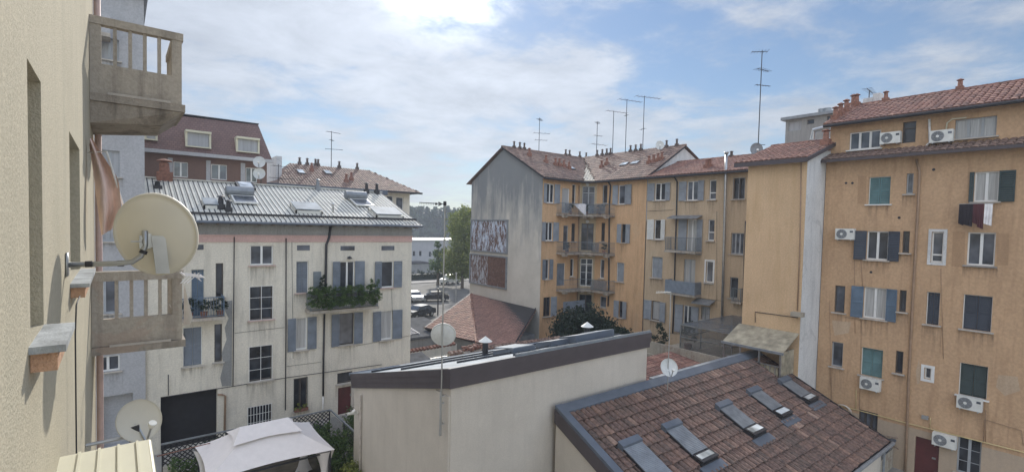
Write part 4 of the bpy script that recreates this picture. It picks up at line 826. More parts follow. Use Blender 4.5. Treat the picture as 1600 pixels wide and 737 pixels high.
# ================================================================== brown building at the right edge
XRB = 29.8
RB = bldg('apartment_building', (XRB, 5, 0), 'brown ochre building filling the right edge with air conditioners and mixed shutters')
FR = Face((XRB, 0, 0), (0, -1, 0)); FU = Face((30.4, 0, 0), (0, -1, 0))
window(RB, FR, (1357, 276, 1391, 319), closed=True, shm='shteal', sill='wframe'); window(RB, FR, (1416, 271, 1427, 303), 'gframe', 1, pane='ggrey')
window(RB, FR, (1522, 268, 1561, 315), 'wframe', 2, sh=(1515, 1587), shm='shgreen', pane='gcurtain'); window(RB, FR, (1354, 361, 1388, 406), 'wframe', 2, sh=(1336, 1406), shm='shdark')
window(RB, FR, (1410, 361, 1421, 395), 'dframe', 1); window(RB, FR, (1455, 362, 1474, 410), 'wframe', 1, trans=.25, surround='palewall', pane='ggrey', sill=None)
window(RB, FR, (1511, 363, 1555, 415), 'wframe', 2, pane='ggrey', sill='greyband'); window(RB, FR, (1304, 446, 1320, 488), 'dframe', 1, pane='ggrey')
window(RB, FR, (1349, 449, 1385, 498), 'wframe', 2, sh=(1331, 1402), shm='shnavy', pane='gcurtain'); window(RB, FR, (1405, 453, 1416, 487), 'dframe', 1)
window(RB, FR, (1447, 456, 1468, 507), closed=True, shm='shdark'); window(RB, FR, (1504, 461, 1550, 516), closed=True, shm='shdark')
window(RB, FR, (1299, 534, 1317, 573), 'gframe', 1, pane='ggrey'); window(RB, FR, (1345, 544, 1379, 588), closed=True, shm='shteal')
window(RB, FR, (1399, 548, 1411, 583), 'dframe', 1); window(RB, FR, (1444, 574, 1455, 592), 'wframe', 1, surround='wframe', pane='ggrey', sill=None)
window(RB, FR, (1498, 569, 1543, 620), closed=True, shm='shgreen', sill='wframe'); window(RB, FR, (1341, 642, 1371, 682), 'dframe', 3, pane='ggrey', sill=None); window(RB, FR, (1495, 684, 1533, 742), 'gframe', 2, bars=2)
r_ = FR.rect((1429, 685, 1467, 737)); FR.holes.append((r_[0], r_[1], 0, r_[3])); dr = MB().box(r_[0]+.01, r_[1]-.01, .0, r_[3]-.01, -.14, -.08, FR.m).build('door', 'reddoor', RB); MB().box(r_[1]-.25, r_[1]-.12, .95, 1.02, -.08, -.02, FR.m).build('handle', 'steel', dr)
wall(FR, RB, 'right', -YJ+.03, 2, -.02, 15.1); body(RB, 'right', [(XRB+.35, -2), (42, -2), (42, YJ-.04), (XRB+.35, YJ-.04)], -.02, 15.1)
window(RB, FU, (1327, 205, 1376, 233), 'wframe', 3, pane='ggrey', sill='wframe'); window(RB, FU, (1410, 190, 1431, 223), 'dframe', 1, trans=.7, pane='gdark', sill=None); window(RB, FU, (1492, 184, 1557, 215), 'gframe', 3, pane='gcurtain', sill='stone')
wall(FU, RB, 'right', -YJ-.06, 2, 15.1, 17.15, name='upper_wall'); body(RB, 'right', [(30.75, -2), (42, -2), (42, YJ+.06), (30.75, YJ+.06)], 15.11, 17.1, 'upper_wall')
sk = tiles([(29.2, 11.0, 15.15), (29.2, -2, 15.15), (30.39, -2, 15.58), (30.39, 11.0, 15.58)], 'tile_old', RB, .27, .4, seg=4, h=.06, name='skirt_roof')
MB().box(29.1, 29.2, -2, 11.02, 15.02, 15.16).build('gutter', 'fascia', RB); dR = .42; zq = 17.12; ex = 29.85; ry = 33.6; zr_ = zq+(ry-ex)*dR
hp = at(1335, 164, 0, ry).y
rR = tiles([(ex, 11.05, zq), (ex, -2, zq), (ry, -2, zr_), (ry, hp, zr_)], 'tile_red', RB, .27, .42, seg=4, h=.07); tiles([(ex, 11.05, zq), (ry, hp, zr_), (ry+3.7, 11.05, zq)], 'tile_red', RB, .27, .42, seg=3)
mb = MB(); mb.poly([(ry+3.7, 11.05, zq), (ry+3.7, -2, zq), (ry, -2, zr_), (ry, hp, zr_)]); mb.build('roof', 'tile_red', RB)
ridge((ry, hp, zr_+.02), (ry, -2, zr_+.02), rR, 'tile_red'); ridge((ex, 11.05, zq+.02), (ry, hp, zr_+.02), rR, 'tile_red')
MB().tube([(ex-.07, 11.1, zq-.08), (ex-.07, -2, zq-.08)], .08, 8).build('gutter', 'dark', RB)
for x, y in ((1305, 188), (1313, 182), (1322, 176), (1333, 168), (1338, 167)): q = atp(x, y, V((ex, 11, zq)), V((-dR, 0, 1)).normalized()); pot(rR, (q.x, min(q.y, 11.0), q.z), .75, .14, 'terracotta')
for x in (1384, 1499): q = at(x, 155, 0, ry); pot(rR, (ry, q.y, zr_), .6, .12, 'terracotta')
for x, w in ((1358, .25), (1371, .18)): q = at(x, 160, 0, ry+1); MB().box(ry+.8, ry+1.3, q.y-w, q.y+w, zr_-.8, zr_+(.55 if x < 1365 else .75)).build('chimney', 'palewall', rR)
pipe(RB, FR, [(1432, 249), (1437, 268), (1434, 330), (1426, 470), (1420, 590), (1416, 700), (1414, 737)], .055, 'copper', .08)
pipe(RB, FU, [(1452, 186), (1453, 222), (1448, 227), (1447, 240)], .05, 'pipewhite', .1)
pipe(RB, FR, [(1294, 629), (1340, 640), (1415, 660), (1500, 681), (1600, 706)], .025, 'yellowpipe', .06, 'gas_pipe'); pipe(RB, FR, [(1337, 639), (1338, 608)], .02, 'yellowpipe', .06, 'gas_pipe'); pipe(RB, FR, [(1453, 668), (1454, 652)], .015, 'yellowpipe', .06, 'gas_pipe'); pipe(RB, FU, [(1478, 204), (1480, 192), (1488, 186), (1510, 184)], .03, 'canopy', .1, 'duct')
pipe(RB, FR, [(1537, 690), (1538, 655), (1596, 672), (1599, 695)], .012, 'copper', .04, 'cable')
q = FR.uz(1446, 651); MB().box(q[0]-.12, q[0]+.12, q[1]-.08, q[1]+.08, .003, .14, FR.m).build('gas_meter', 'greyband', RB)
for b in ((1322, 286, 1), (1332, 286, 1), (1459, 265, 1), (1361, 425, 1), (1405, 340, 1)): q = FR.uz(*b[:2]); MB().tube([FR.m(q[0], q[1], .001), FR.m(q[0], q[1], .02)], .06, 12).build('vent', 'dark', RB)
MT['rpatch'] = plaster('faded_render_patch', (.44, .285, .17), (.31, .2, .12), .5); MT['rpatch2'] = plaster('paler_render_patch', (.52, .39, .27), (.36, .25, .16), .5)
for k, pts in enumerate(([(1489, 362), (1508, 362), (1507, 417), (1487, 416)], [(1558, 364), (1577, 365), (1575, 414), (1557, 414)], [(1341, 275), (1354, 275), (1353, 319), (1340, 318)], [(1436, 560), (1438, 575), (1437, 598), (1433, 600), (1431, 580)], [(1560, 585), (1590, 588), (1594, 610), (1570, 618), (1556, 604)], [(1300, 500), (1330, 503), (1326, 520), (1304, 524)])): patch(FR, RB, pts, 'rpatch' if k < 3 else 'rpatch2')
for pts in ([(1345, 405), (1348, 450)], [(1346, 500), (1343, 640)], [(1320, 495), (1345, 500)], [(1335, 375), (1336, 520)], [(1470, 420), (1474, 560)], [(1540, 640), (1540, 690)], [(1296, 470), (1299, 630)]): pipe(RB, FR, pts, .009, 'copper', .02, 'cable')
for pts in ([(1010, 330), (1052, 328)], [(1060, 460), (1128, 470)], [(1120, 330), (1120, 480)], [(1044, 520), (1090, 523)]): pipe(SB, FS, pts, .01, 'dark', .02, 'cable')
# ------------------------------------------------------------------ air conditioners
def ac(F, b, label, proto=[]):
    x0, y0, x1, y1 = b; q = F.uz((x0+x1)/2, y1, .35); wd = abs(F.uz(x1, y1, .35)[0]-F.uz(x0, y1, .35)[0]); hh = abs(F.uz(x0, y0, .35)[1]-F.uz(x0, y1, .35)[1])
    T = thing('air_conditioner', F.m(q[0], q[1], .35), label, 'air conditioner', 'outdoor air conditioning units on the brown wall'); w = .42; h_ = .56; u, z = q
    MB().box(u-w, u+w, z, z+h_, .06, .36, F.m).build('casing', 'acwhite', T)
    m = lambda a, b_, c: F.m(u-.13+a, z+.28+b_, .361+c)
    g_ = MB()
    for r in (.23, .19, .15, .11, .07): g_.lathe([(r, 0), (r, .02), (r-.014, .02), (r-.014, 0)], m, 20)
    for k in range(4): a = k*math.pi/4; c, s_ = math.cos(a)*.23, math.sin(a)*.23; g_.tube([m(-c, -s_, .012), m(c, s_, .012)], .006, 4)
    FN_ = MB().lathe([(.001, .002), (.24, .002), (.24, .0)], m, 24).build('fan_opening', 'acfan', T); g_.build('grille', 'gframe', FN_); MB().lathe([(.001, .03), (.06, .025), (.06, .0)], m, 16).build('hub', 'acwhite', FN_)
    MB().box(u+.24, u+.38, z+.36, z+.46, .361, .37, F.m).build('badge', 'ggrey', T)
    k = MB(); [k.box(a-.02, a+.02, z-.05, z-.001, .003, .4, F.m) for a in (u-.3, u+.3)]; k.build('bracket', 'steel', T)
    return T
ac(FR, (1306, 358, 1332, 374), 'air conditioner left of the white window with dark shutters, by the pale wall'); ac(FU, (1377, 208, 1403, 224), 'air conditioner right beside the white triple window under the roof'); ac(FU, (1456, 204, 1484, 222), 'air conditioner left of the wide curtained window under the roof')
ac(FR, (1343, 589, 1373, 609), 'air conditioner under the closed teal shutters'); ac(FR, (1496, 619, 1531, 640), 'air conditioner under the dark green closed window'); ac(FR, (1457, 677, 1491, 698), 'air conditioner beside the dark red door')
# laundry below the green shuttered window
a = FR.uz(1503, 319)[0]; b = FR.uz(1556, 319)[0]; z = FR.uz(1530, 319)[1]
T = thing('clothes_line', FR.m((a+b)/2, z, .3), 'clothes line bracket under the window with dark green shutters', 'clothes line')
MB().tube([FR.m(a, z, .35), FR.m(b, z, .35)], .012, 6).tube([FR.m(a, z, .5), FR.m(b, z, .5)], .01, 6).tube([FR.m(a+.1, z, 0.003), FR.m(a+.1, z, .52)], .012, 6).tube([FR.m(b-.1, z, .003), FR.m(b-.1, z, .52)], .012, 6).build('frame', 'steel', T)
for i, (s0, s1, h_, mt, lb) in enumerate(((0, .16, .95, 'cloth_black', 'black garment at the left end of the clothes line'), (.16, .42, 1.0, 'cloth_black', 'wide black garment second from left on the clothes line'), (.42, .56, .9, 'cloth_wine', 'dark wine garment in the middle of the clothes line'), (.56, .74, 1.1, 'cloth_wine', 'long dark wine garment next to the white towel'), (.75, .98, .95, 'cloth_white', 'white towel at the right end of the clothes line'))):
    drape('laundry', FR.m(a+(b-a)*s0, z-.005, .45), FR.m(a+(b-a)*s1, z-.005, .45), h_*.9, h_, mt, lb, 'laundry', 'laundry on the brown wall')
# ================================================================== white building with the dark fascia, centre
WB = bldg('outbuilding', (8, 13, 0), 'off-white windowless building with deep dark fascia')
xa, ya, xb, yb, zt, zb_ = 7.95, 13.0, 17.9, 21.2, 6.92, 4.75
xbb = at(862, 535, 1, yb).x
q4 = [(xa, ya), (xb, ya), (xbb, yb), (xa, yb)]; zr2 = lambda y: zt+(y-ya)*(zb_-zt)/(yb-ya)
mb = MB(); ins = [(xa+.12, ya+.12), (xb-.08, ya+.12), (xbb-.1, yb-.1), (xa+.12, yb-.1)]
mb.hexa([(x, y, -.02) for x, y in ins]+[(x, y, zr2(y)-.3) for x, y in ins]); mb.build('wall', 'white', WB)
mb = MB(); fh = .63
for k, (d0, d1) in enumerate(((0, .21), (.212, .42), (.422, fh))):
    o = .022*(1-k)
    mb.hexa([(xa-o, ya-o, zt-d1), (xb+o, ya-o, zt-d1), (xb+o, ya+.1, zt-d1), (xa-o, ya+.1, zt-d1), (xa-o, ya-o, zt-d0), (xb+o, ya-o, zt-d0), (xb+o, ya+.1, zt-d0), (xa-o, ya+.1, zt-d0)])
    mb.hexa([(xa-o, ya+.102, zt-d1), (xa+.1, ya+.102, zt-d1), (xa+.1, yb, zb_-d1), (xa-o, yb, zb_-d1), (xa-o, ya+.102, zt-d0), (xa+.1, ya+.102, zt-d0), (xa+.1, yb, zb_-d0), (xa-o, yb, zb_-d0)])
mb.build('fascia', 'fascia', WB)
mb = MB(); t0 = .012; zz2 = [(x, y, zr2(y)) for x, y in ((xa-.03, ya-.03), (xb+.03, ya-.03), (xbb+.03, yb+.05), (xa-.03, yb+.05))]
mb.prism([V(p)+V((0, 0, .015)) for p in zz2], (0, 0, -.012)); RW = mb.build('roof', 'sheetgrey', WB)
mb = MB()
for k, (yy, xs0) in enumerate(((ya+.5, xa+2.9), (ya+2.1, xa+1.6), (ya+3.9, xa+.3), (ya+5.9, xa+.0))):
    xe = xb+(xbb-xb)*(yy-ya)/(yb-ya); mb.box(xs0, xe, yy, yy+.09, .01, .09, lambda a, b, c: V((a, b, zr2(b)+c)))
    for i in range(int((xe-xs0)/.5)): mb.box(xs0+.2+i*.5, xs0+.27+i*.5, yy-.12, yy-.001, .01, .05, lambda a, b, c: V((a, b, zr2(b)+c)))
mb.build('standing_seam', 'seam_rib_shade', RW)
MB().box(xa+2.6, xb+.02, ya+.04, ya+.1, 0, .09, lambda a, b, c: V((a, b, zr2(b)+.02+c))).build('edge_strip', 'zinc', RW); MB().tube([(xa-.03, yb+.12, zb_-.05), (xbb, yb+.12, zb_-.05)], .07, 8).build('gutter', 'flash', WB)
m = lambda a, b, c: V((a, b, zr2(b)+c))
q = at(813, 545, 1, 15.4); MB().box(q.x-.7, q.x+.45, 15.0, 16.3, .03, .2, m).build('roof_window', 'flash', WB); MB().box(q.x-.65, q.x+.4, 15.05, 16.25, .201, .24, lambda a, b, c: m(a, b, c+(b-15.05)*.08)).build('pane', 'sheetgrey', WB)
q = at(860, 538, 1, 15.6); MB().box(q.x-.55, q.x+.9, 15.0, 15.9, .03, .26, m).build('roof_window', 'flash', WB)
q = at(920, 524, 1, 15); MB().box(q.x-1.2, q.x+1.2, 14.6, 15.6, .03, .34, m).build('roof_window', 'flash', WB); MB().box(q.x+.1, q.x+1.15, 14.62, 15.6, .341, .36, m).build('pane', 'sheetgrey', WB)
for x, y0, yy in ((758, 553, 17.2), (917, 528, 15.9)):
    q = at(x, y0, 1, yy); z = zr2(yy); c = MB().tube([(q.x, yy, z), (q.x, yy, z+.55)], .13, 10).build('chimney', 'dark', RW); MB().lathe([(.001, .22), (.3, 0), (.28, -.01), (.001, .12)], lambda a, b, cc: V((q.x+a, yy+b, z+.62+cc)), 10).build('cowl', 'acwhite', WB)
MB().tube([(xa+.05, 20.2, 0), (xa+.05, 20.2, 4.1)], .04, 8).build('downpipe', 'stone', WB)
MB().box(xa+.06, xa+.118, ya+.14, ya+1.0, .1, zr2(ya+1)-fh-.02).build('corner_strip', 'white', WB)
MB().tube([(xa+.1, 20.6, 3.2), (xa-.35, 20.6, 3.25)], .06, 8).tube([(xa-.0, 20.6, 3.2), (xa-.12, 20.55, 3.35)], .08, 8).build('security_light', 'plastic', WB)
# ================================================================== tiled house at the lower right
TH = bldg('house', (12.3, 8, 0), 'low white-walled house with mottled brown tiled roof and five shuttered roof windows')
X0, X1, YH, ZH, YE, ZE = 12.3, 27.25, 12.9, 4.84, 6.84, 2.03
nH = V((0, -(ZH-ZE)/(YH-YE), 1)).normalized(); sH = (ZH-ZE)/(YH-YE)
def tint3(i, j, a, b):
    g_ = random.gauss(.42, .24)+.12*math.sin(a*.9+b*.4)+.10*(a > 6) - (.1 if a < 3 else 0)
    return min(1, max(0, g_))
rT = tiles([(X0+.34, YE, ZE), (X1-.12, YE, ZE), (X1-.12, YH-.38, ZH-.38*sH), (X0+.34, YH-.38, ZH-.38*sH)], 'tile_big', TH, .262, .44, h=.085, seg=5, jit=.02, lip=.05, tintf=tint3, th=.16)
fl = MB(); m = lambda a, b, c: V((a, b, ZE+(b-YE)*sH+c))
fl.box(X0-.02, X0+.3, YE-.05, YH-.002, .0, .12, m); fl.box(X0+.3, X1, YH-.36, YH-.002, .0, .1, m); fl.build('flashing', 'flash', TH)
fl = MB(); fl.box(18.0, X1+.02, YH-.001, YH+.2, .0, .105, lambda a, b, c: V((a, b, ZH+c))); fl.build('capping', 'zinc', TH)
MB().box(X1-.1, X1, YE-.05, YH-.36, -.1, .1, m).build('verge_trim', 'dark', TH)
mb = MB(); mb.box(X0-.05, X0+.04, YE-.05, YH-.01, -.5, -.002, m); mb.build('verge_board', 'fascia', TH)
MB().prism([(X0+.05, YE+.25, -.02), (X0+.05, YH, -.02), (X0+.05, YH, ZH-.17), (X0+.05, YE+.25, ZE-.07)], (X1-X0-.2, 0, 0)).build('wall', 'white', TH)
MB().tube([(X0, YE-.12, ZE-.02), (X1+.05, YE-.12, ZE-.02)], .075, 10).build('gutter', 'zinc', TH)
MB().box(X0, X1, YE-.02, YE+.0, ZE-.2, ZE).build('eaves_board', 'dark', TH)
MB().tube([(X1-.15, YE+.15, 0), (X1-.15, YE+.15, ZE-.25)], .05, 8).build('downpipe', 'zinc', TH)
for k, (tl, tr, bl, sh_) in enumerate((((967, 696), (1000, 682), (1032, 765), 1.0), ((1034, 668), (1063, 657), (1103, 725), .78), ((1118, 635), (1144, 625), (1180, 684), .75), ((1166, 612), (1190, 604), (1222, 655), .75), ((1216, 596), (1238, 587), (1262, 629), .75))):
    pl = V((0, YH, ZH+.16)); a, b, c = (atp(x, y, pl, nH) for x, y in (tl, tr, bl)); x0 = a.x; w = max(.86, min(1.02, b.x-a.x)); yt = (a.y+b.y)/2; yl = min(2.2, max(1.45, yt-c.y))
    mm = lambda u, v, h, x0=x0, yt=yt: V((x0+u, yt-v, ZH-(YH-yt+v)*sH+h)); L = yl; s2 = L*sh_
    W = MB().box(0, .07, .1, L, .02, .2, mm).box(w-.07, w, .1, L, .02, .2, mm).box(.07, w-.07, L-.08, L, .02, .19, mm).box(-.08, w+.08, -.06, .0, .02, .1, mm).build('roof_window', 'dark', TH)
    MB().box(-.02, w+.02, -.02, .2, .03, .3, mm).build('shutter_box', 'flash', W)
    q = MB(); n = int((s2-.2)/.055)
    for i in range(n): q.box(.02, w-.02, .21+i*.055, .21+i*.055+.047, .19, .225, mm)
    q.build('roller_shutter', 'zinc', W)
    if sh_ < 1:
        lift = lambda u, v, h: mm(u, v, h+max(0, (v-s2))*.22)
        MB().box(.0, w, s2, L+.02, .18, .235, lift).build('sash', 'dark', W); MB().box(.09, w-.09, s2+.06, L-.09, .236, .245, lift).build('pane', 'glight', W)
    MB().box(-.16, w+.16, L, L+.3, .06, .135, mm).build('apron', 'flash', W)
# ================================================================== red hipped garage against the gable
GB = bldg('garage', (24, 37, 0), 'garage with brick red hipped roof built against the grey gable wall')
P0 = V((27.97, 42.0, 4.45)); P1 = V((27.97, 32.1, 4.35)); sg = .30; pn = V((-sg, 0, 1)); pn = V((-sg, -.02, 1)).normalized()
Q1 = atp(744, 534, P0, pn); R1 = atp(800, 545, P0, pn); P2 = at(664, 512, 2, Q1.z+.1)
ga = tiles([P0, Q1, R1, P1], 'tile_pink_shade', GB, .24, .4, seg=3, h=.035, lip=.01); 
def ttr(i, j, a, b): return random.uniform(.1, .5)
gb = tiles([P0, Q1, P2], 'tile_red', GB, .3, .42, seg=4, h=.06)
ridge(P0, Q1, ga, 'tile_red', .09)
MB().tube([P0, P2], .1, 8).build('verge_capping', 'stone', GB)
MB().prism([(p.x, p.y, -.02) for p in (P0, P2*.97+P0*.03, Q1*.97+P0*.03, P1)], (0, 0, Q1.z-.15)).build('wall', 'greyband', GB)
MB().tube([P1+V((0, 0, .03)), R1+V((0, 0, .03))], .06, 8).build('verge_trim', 'dark', GB)
# old walls and sheds behind the white building
def top_wall(name, a, b, z0, z1, th, mat, cop, label, cat='wall', r=.14):
    a, b = V((*a, 0)), V((*b, 0)); d = (b-a).normalized(); n = d.cross(V((0, 0, 1)))*th/2; T = thing(name, a, label, cat)
    MB().prism([a-n, b-n, b+n, a+n], (0, 0, z1)).build('masonry', mat, T)
    if cop: 
        mb = MB(); k = int((b-a).length/.3)
        for i in range(k):
            p = a+d*(i*.3+.15)+V((0, 0, z1+.02)); mb.tint = random.random(); mb.tube([p-n*1.35+V((0, 0, -.03)), p+V((0, 0, .07)), p+n*1.35+V((0, 0, -.03))], r, 6)
        mb.build('tile_coping', cop, T)
    return T
top_wall('garden_wall', (16.0, 26.4), (25.0, 25.9), 0, 3.35, .3, 'oldwall', 'tile_old', 'old rendered wall with tile coping between the white building and the red garage')
top_wall('garden_wall', (15.4, 33.0), (20.9, 33.4), 0, 2.0, .25, 'cream', 'tile_red', 'pale garden wall with orange tile coping at the corner of the cream house')
T = thing('rubble_pile', (17.3, 25.9, 3.4), 'loose broken roof tiles heaped on the old wall', 'broken tiles')
mb = MB()
for i in range(26):
    p = V((random.uniform(16.9, 18.3), random.uniform(25.9, 26.4), 3.46+random.uniform(0, .28))); d = V((random.uniform(-1, 1), random.uniform(-1, 1), random.uniform(-.3, .3))).normalized()*.17; mb.tint = random.random(); mb.tube([p-d, p+d], [.07, .09], 6)
mb.build('tile_heap', 'tile_red', T); MB().box(16.9, 18.2, 26.0, 26.5, 3.352, 3.45).build('slab', 'stone', T)
SH = bldg('shed', (19, 37, 0), 'shed with a dark sheet roof behind the cream house corner'); MB().box(15.5, 22.3, 36.8, 41.5, -.02, 1.9).build('wall', 'greyband', SH); MB().hexa([(15.3, 36.6, 1.9), (22.5, 36.6, 1.9), (22.5, 41.7, 1.9), (15.3, 41.7, 1.9), (15.3, 36.6, 2.1), (22.5, 36.6, 2.1), (22.5, 41.7, 2.7), (15.3, 41.7, 2.7)]).build('roof', 'felt', SH)
T = thing('ladder', (19, 38, 2.3), 'white ladder lying on the dark shed roof', 'ladder'); mb = MB(); s3 = .6/5.1
m = lambda a, b, c: V((18.9+a, 37.2+b, 2.2+b*s3+c)); mb.box(0, .08, 0, 2.2, .0, .08, m).box(.75, .83, 0, 2.2, 0, .08, m)
for i in range(6): mb.box(.08, .75, .2+i*.35, .26+i*.35, .01, .06, m)
mb.build('frame', 'cloth_white', T)
T = thing('shed', (16.3, 30.5, 0), 'small blue grey sheet metal shed at the corner of the cream house', 'shed'); MB().box(15.2, 16.9, 30.4, 31.6, 0, 1.9).build('wall', 'railblue', T); MB().hexa([(15.1, 30.3, 1.9), (17.0, 30.3, 1.9), (17.0, 31.7, 1.9), (15.1, 31.7, 1.9), (15.1, 30.3, 2.0), (17, 30.3, 2.0), (17, 31.7, 2.25), (15.1, 31.7, 2.25)]).build('roof', 'felt', T)
T = thing('fence', (18, 32, 0), 'grey railing fence in front of the pale garden wall', 'fence'); mb = MB()
for i in range(34): mb.box(17+i*.12, 17.02+i*.12, 31.9, 31.92, 0, 1.7)
mb.build('bars', 'steel', T); MB().box(17, 21, 31.88, 31.93, 1.55, 1.6).box(17, 21, 31.88, 31.93, .2, .25).build('rail', 'steel', T)
# small red roof between the two low buildings
LR = bldg('lean_to', (22, 15, 0), 'little lean-to with an orange red tiled roof behind the dish on the brown tiled roof'); tiles([(18.3, 13.4, 3.55), (27.3, 13.4, 3.55), (27.3, 17.4, 4.05), (18.3, 17.4, 4.05)], 'tile_red', LR, .25, .42, seg=3, h=.04); MB().box(18.4, 27.2, 13.5, 17.3, 0, 3.4).build('wall', 'oldwall', LR)
# terrace enclosure and lean-to on the ochre wing
LT = bldg('lean_to', (26, 12, 0), 'lean-to with mossy sheet roof against the yellow ochre wing')
MB().hexa([(25.75, 10.95, 5.32), (27.49, 10.95, 6.1), (27.49, 14.1, 6.1), (25.75, 14.1, 5.32), (25.75, 10.95, 5.38), (27.49, 10.95, 6.16), (27.49, 14.1, 6.16), (25.75, 14.1, 5.38)]).build('roof', 'mossroof', LT)
MB().box(25.68, 25.75, 10.9, 14.15, 5.28, 5.4).build('gutter', 'zinc', LT)
MB().box(25.85, 27.4, 11.1, 11.15, 3.9, 5.33).box(25.86, 25.9, 11.2, 14.0, 3.9, 4.6).build('screen', 'mossroof', LT)
[MB().box(25.8, 25.88, y, y+.07, 3.4, 5.3).build('post', 'steel', LT) for y in (11.05, 12.1, 13.1, 14.0)]; mb = MB(); mb.box(25.8, 25.86, 11.1, 14.0, 4.6, 4.66); [mb.box(25.8, 25.84, 11.3+i*.25, 11.33+i*.25, 4.0, 4.6) for i in range(6)]; mb.build('railing', 'steel', LT)
MB().box(26.0, 27.49, 10.95, 14.1, -.02, 3.95).build('wall', 'palewall', LT)
CG = thing('terrace_cage', (27, 16, 3.9), 'terrace enclosed by a grey metal frame with mesh sides beside the mossy lean-to', 'terrace enclosure')
xa_, xb_, y0_, y1_, zt_ = 27.2, 33.3, 14.3, 17.6, 5.5
mb = MB()
for x in (xa_, 29.5, xb_):
    for y in (y0_, y1_): mb.box(x-.03, x+.03, y-.03, y+.03, 3.7, zt_)
for z in (zt_, 4.75): mb.box(xa_-.03, xa_+.03, y0_, y1_, z, z+.06); mb.box(xa_, xb_, y0_-.03, y0_+.03, z, z+.06); mb.box(xa_, xb_, y1_-.03, y1_+.03, z, z+.06)
mb.box(29.47, 29.53, y0_, y1_, zt_, zt_+.06); mb.build('frame', 'steel', CG)
MB().box(xa_, xa_+.01, y0_+.03, y1_-.03, 3.7, zt_).box(xa_+.03, xb_, y1_, y1_+.01, 3.7, zt_).build('mesh_panel', 'mesh', CG); MB().box(xa_, xb_, y0_+.03, y1_-.03, zt_+.061, zt_+.07).build('glazing', 'haze_sheet', CG)
MB().box(25.8, 33.38, 14.15, 19.5, 3.5, 3.65).box(25.8, 33.38, 19.4, 19.5, -.02, 3.5).box(25.9, 26.0, 14.2, 19.4, -.02, 4.4).build('terrace_floor', 'oldwall', CG)
for i, (x, y, lb) in enumerate(((26.6, 18.6, 'leafy shrub in a pot left of the terrace cage'), (29, 18.2, 'bluish plant on the terrace behind the cage'))): T = thing('potted_plant', (x, y, 3.65), lb, 'potted plant'); MB().tube([(x, y, 3.65), (x, y, 4.0)], [.2, .26], 12).build('pot', 'terracotta', T); leaves('foliage', [((x, y, 4.6), .55), ((x, y, 5.2), .35)], 700, .07, 'leafdark', T)
# ------------------------------------------------------------------ court: gazebo, fence, plants
GZB = thing('gazebo', (4.6, 21.7, 0), 'white canvas gazebo with raised vent top in the garden', 'gazebo')
gx0, gx1, gy0, gy1 = 2.4, 6.85, 19.95, 23.45; cx, cy = (gx0+gx1)/2, (gy0+gy1)/2
def canopy(x0, x1, y0, y1, z0, rx0, rx1, ry0, ry1, z1, sag, name, par):
    mb = MB(); N = 12; C = [V((x0, y0, z0)), V((x1, y0, z0)), V((x1, y1, z0)), V((x0, y1, z0))]; T_ = [V((rx0, ry0, z1)), V((rx1, ry0, z1)), V((rx1, ry1, z1)), V((rx0, ry1, z1))]
    for k in range(4):
        a, b, c, d = C[k], C[(k+1) % 4], T_[(k+1) % 4], T_[k]; n0 = len(mb.v)
        for j in range(N+1):
            for i in range(N+1):
                s_, t_ = i/N, j/N; e = a.lerp(b, s_); f = d.lerp(c, s_); p = e.lerp(f, t_); inw = (V(((x0+x1)/2, (y0+y1)/2, 0))-V((e.x, e.y, 0))).normalized()
                k_ = math.sin(math.pi*s_); p += V((0, 0, -sag*math.sin(math.pi*t_)*.8-0))+inw*(.10*k_*(1-t_))+V((0, 0, .05*k_*(1-t_)+.012*math.sin(s_*31+t_*5)*math.sin(math.pi*t_)*k_)); mb.v.append(p)
        for j in range(N):
            for i in range(N): q = n0+j*(N+1)+i; mb.face((q, q+1, q+N+2, q+N+1))
    mb.poly(T_); return mb.build(name, 'canvas', par, smooth=True)
canopy(gx0, gx1, gy0, gy1, 2.16, cx-1.0, cx+1.0, cy-.55, cy+.55, 2.88, .06, 'canopy', GZB)
canopy(cx-1.25, cx+1.25, cy-.8, cy+.8, 2.84, cx-.9, cx+.9, cy-.06, cy+.06, 3.2, .02, 'vent_top', GZB)
mb = MB(); 
for x in (gx0+.15, gx1-.15):
    for y in (gy0+.15, gy1-.15): MB().box(x-.04, x+.04, y-.04, y+.04, 0, 2.1).build('post', 'dark', GZB)
[MB().box(gx0+.1, gx1-.1, a, a+.04, 2.02, 2.08).build('beam', 'dark', GZB) for a in (gy0+.12, gy1-.16)]
for x, y in ((gx1-.3, gy0+.3), (gx1-.3, gy1-.3), (gx0+.3, gy0+.3), (gx0+.3, gy1-.3)):
    mb = MB(); n = 14
    for j in range(9):
        t_ = j/8; rr = .30*(1-.75*math.sin(math.pi*min(1, t_*1.05))**.7)+.05
        for i in range(n): w = 2*math.pi*i/n; r_ = rr*(1+.25*math.sin(i*3.1)); mb.v.append(V((x+r_*math.cos(w), y+r_*math.sin(w)*.7, .1+2.0*t_)))
    for j in range(8):
        for i in range(n): a = j*n+i; b = j*n+(i+1) % n; mb.face((a, b, b+n, a+n))
    mb.build('curtain', 'canvas', GZB, smooth=True)
T = thing('table', (5.0, 21.3, 0), 'brown wooden table standing under the white gazebo', 'table'); MB().box(3.8, 6.0, 20.7, 21.8, .7, .76).build('tabletop', 'wood', T)
for x in (3.9, 5.9):
    for y in (20.8, 21.7): MB().box(x-.04, x+.04, y-.04, y+.04, 0, .7).build('leg', 'wood', T)
FE = thing('fence', (1.4, 25.3, 0), 'dark lattice fence with pale top rail round the garden', 'fence')
mb = MB(); mb.box(1.4, 8.45, 25.29, 25.36, 1.78, 1.84); mb.box(8.41, 8.48, 18.5, 25.288, 1.78, 1.84); mb.build('top_rail', 'zinc', FE)
mb = MB()
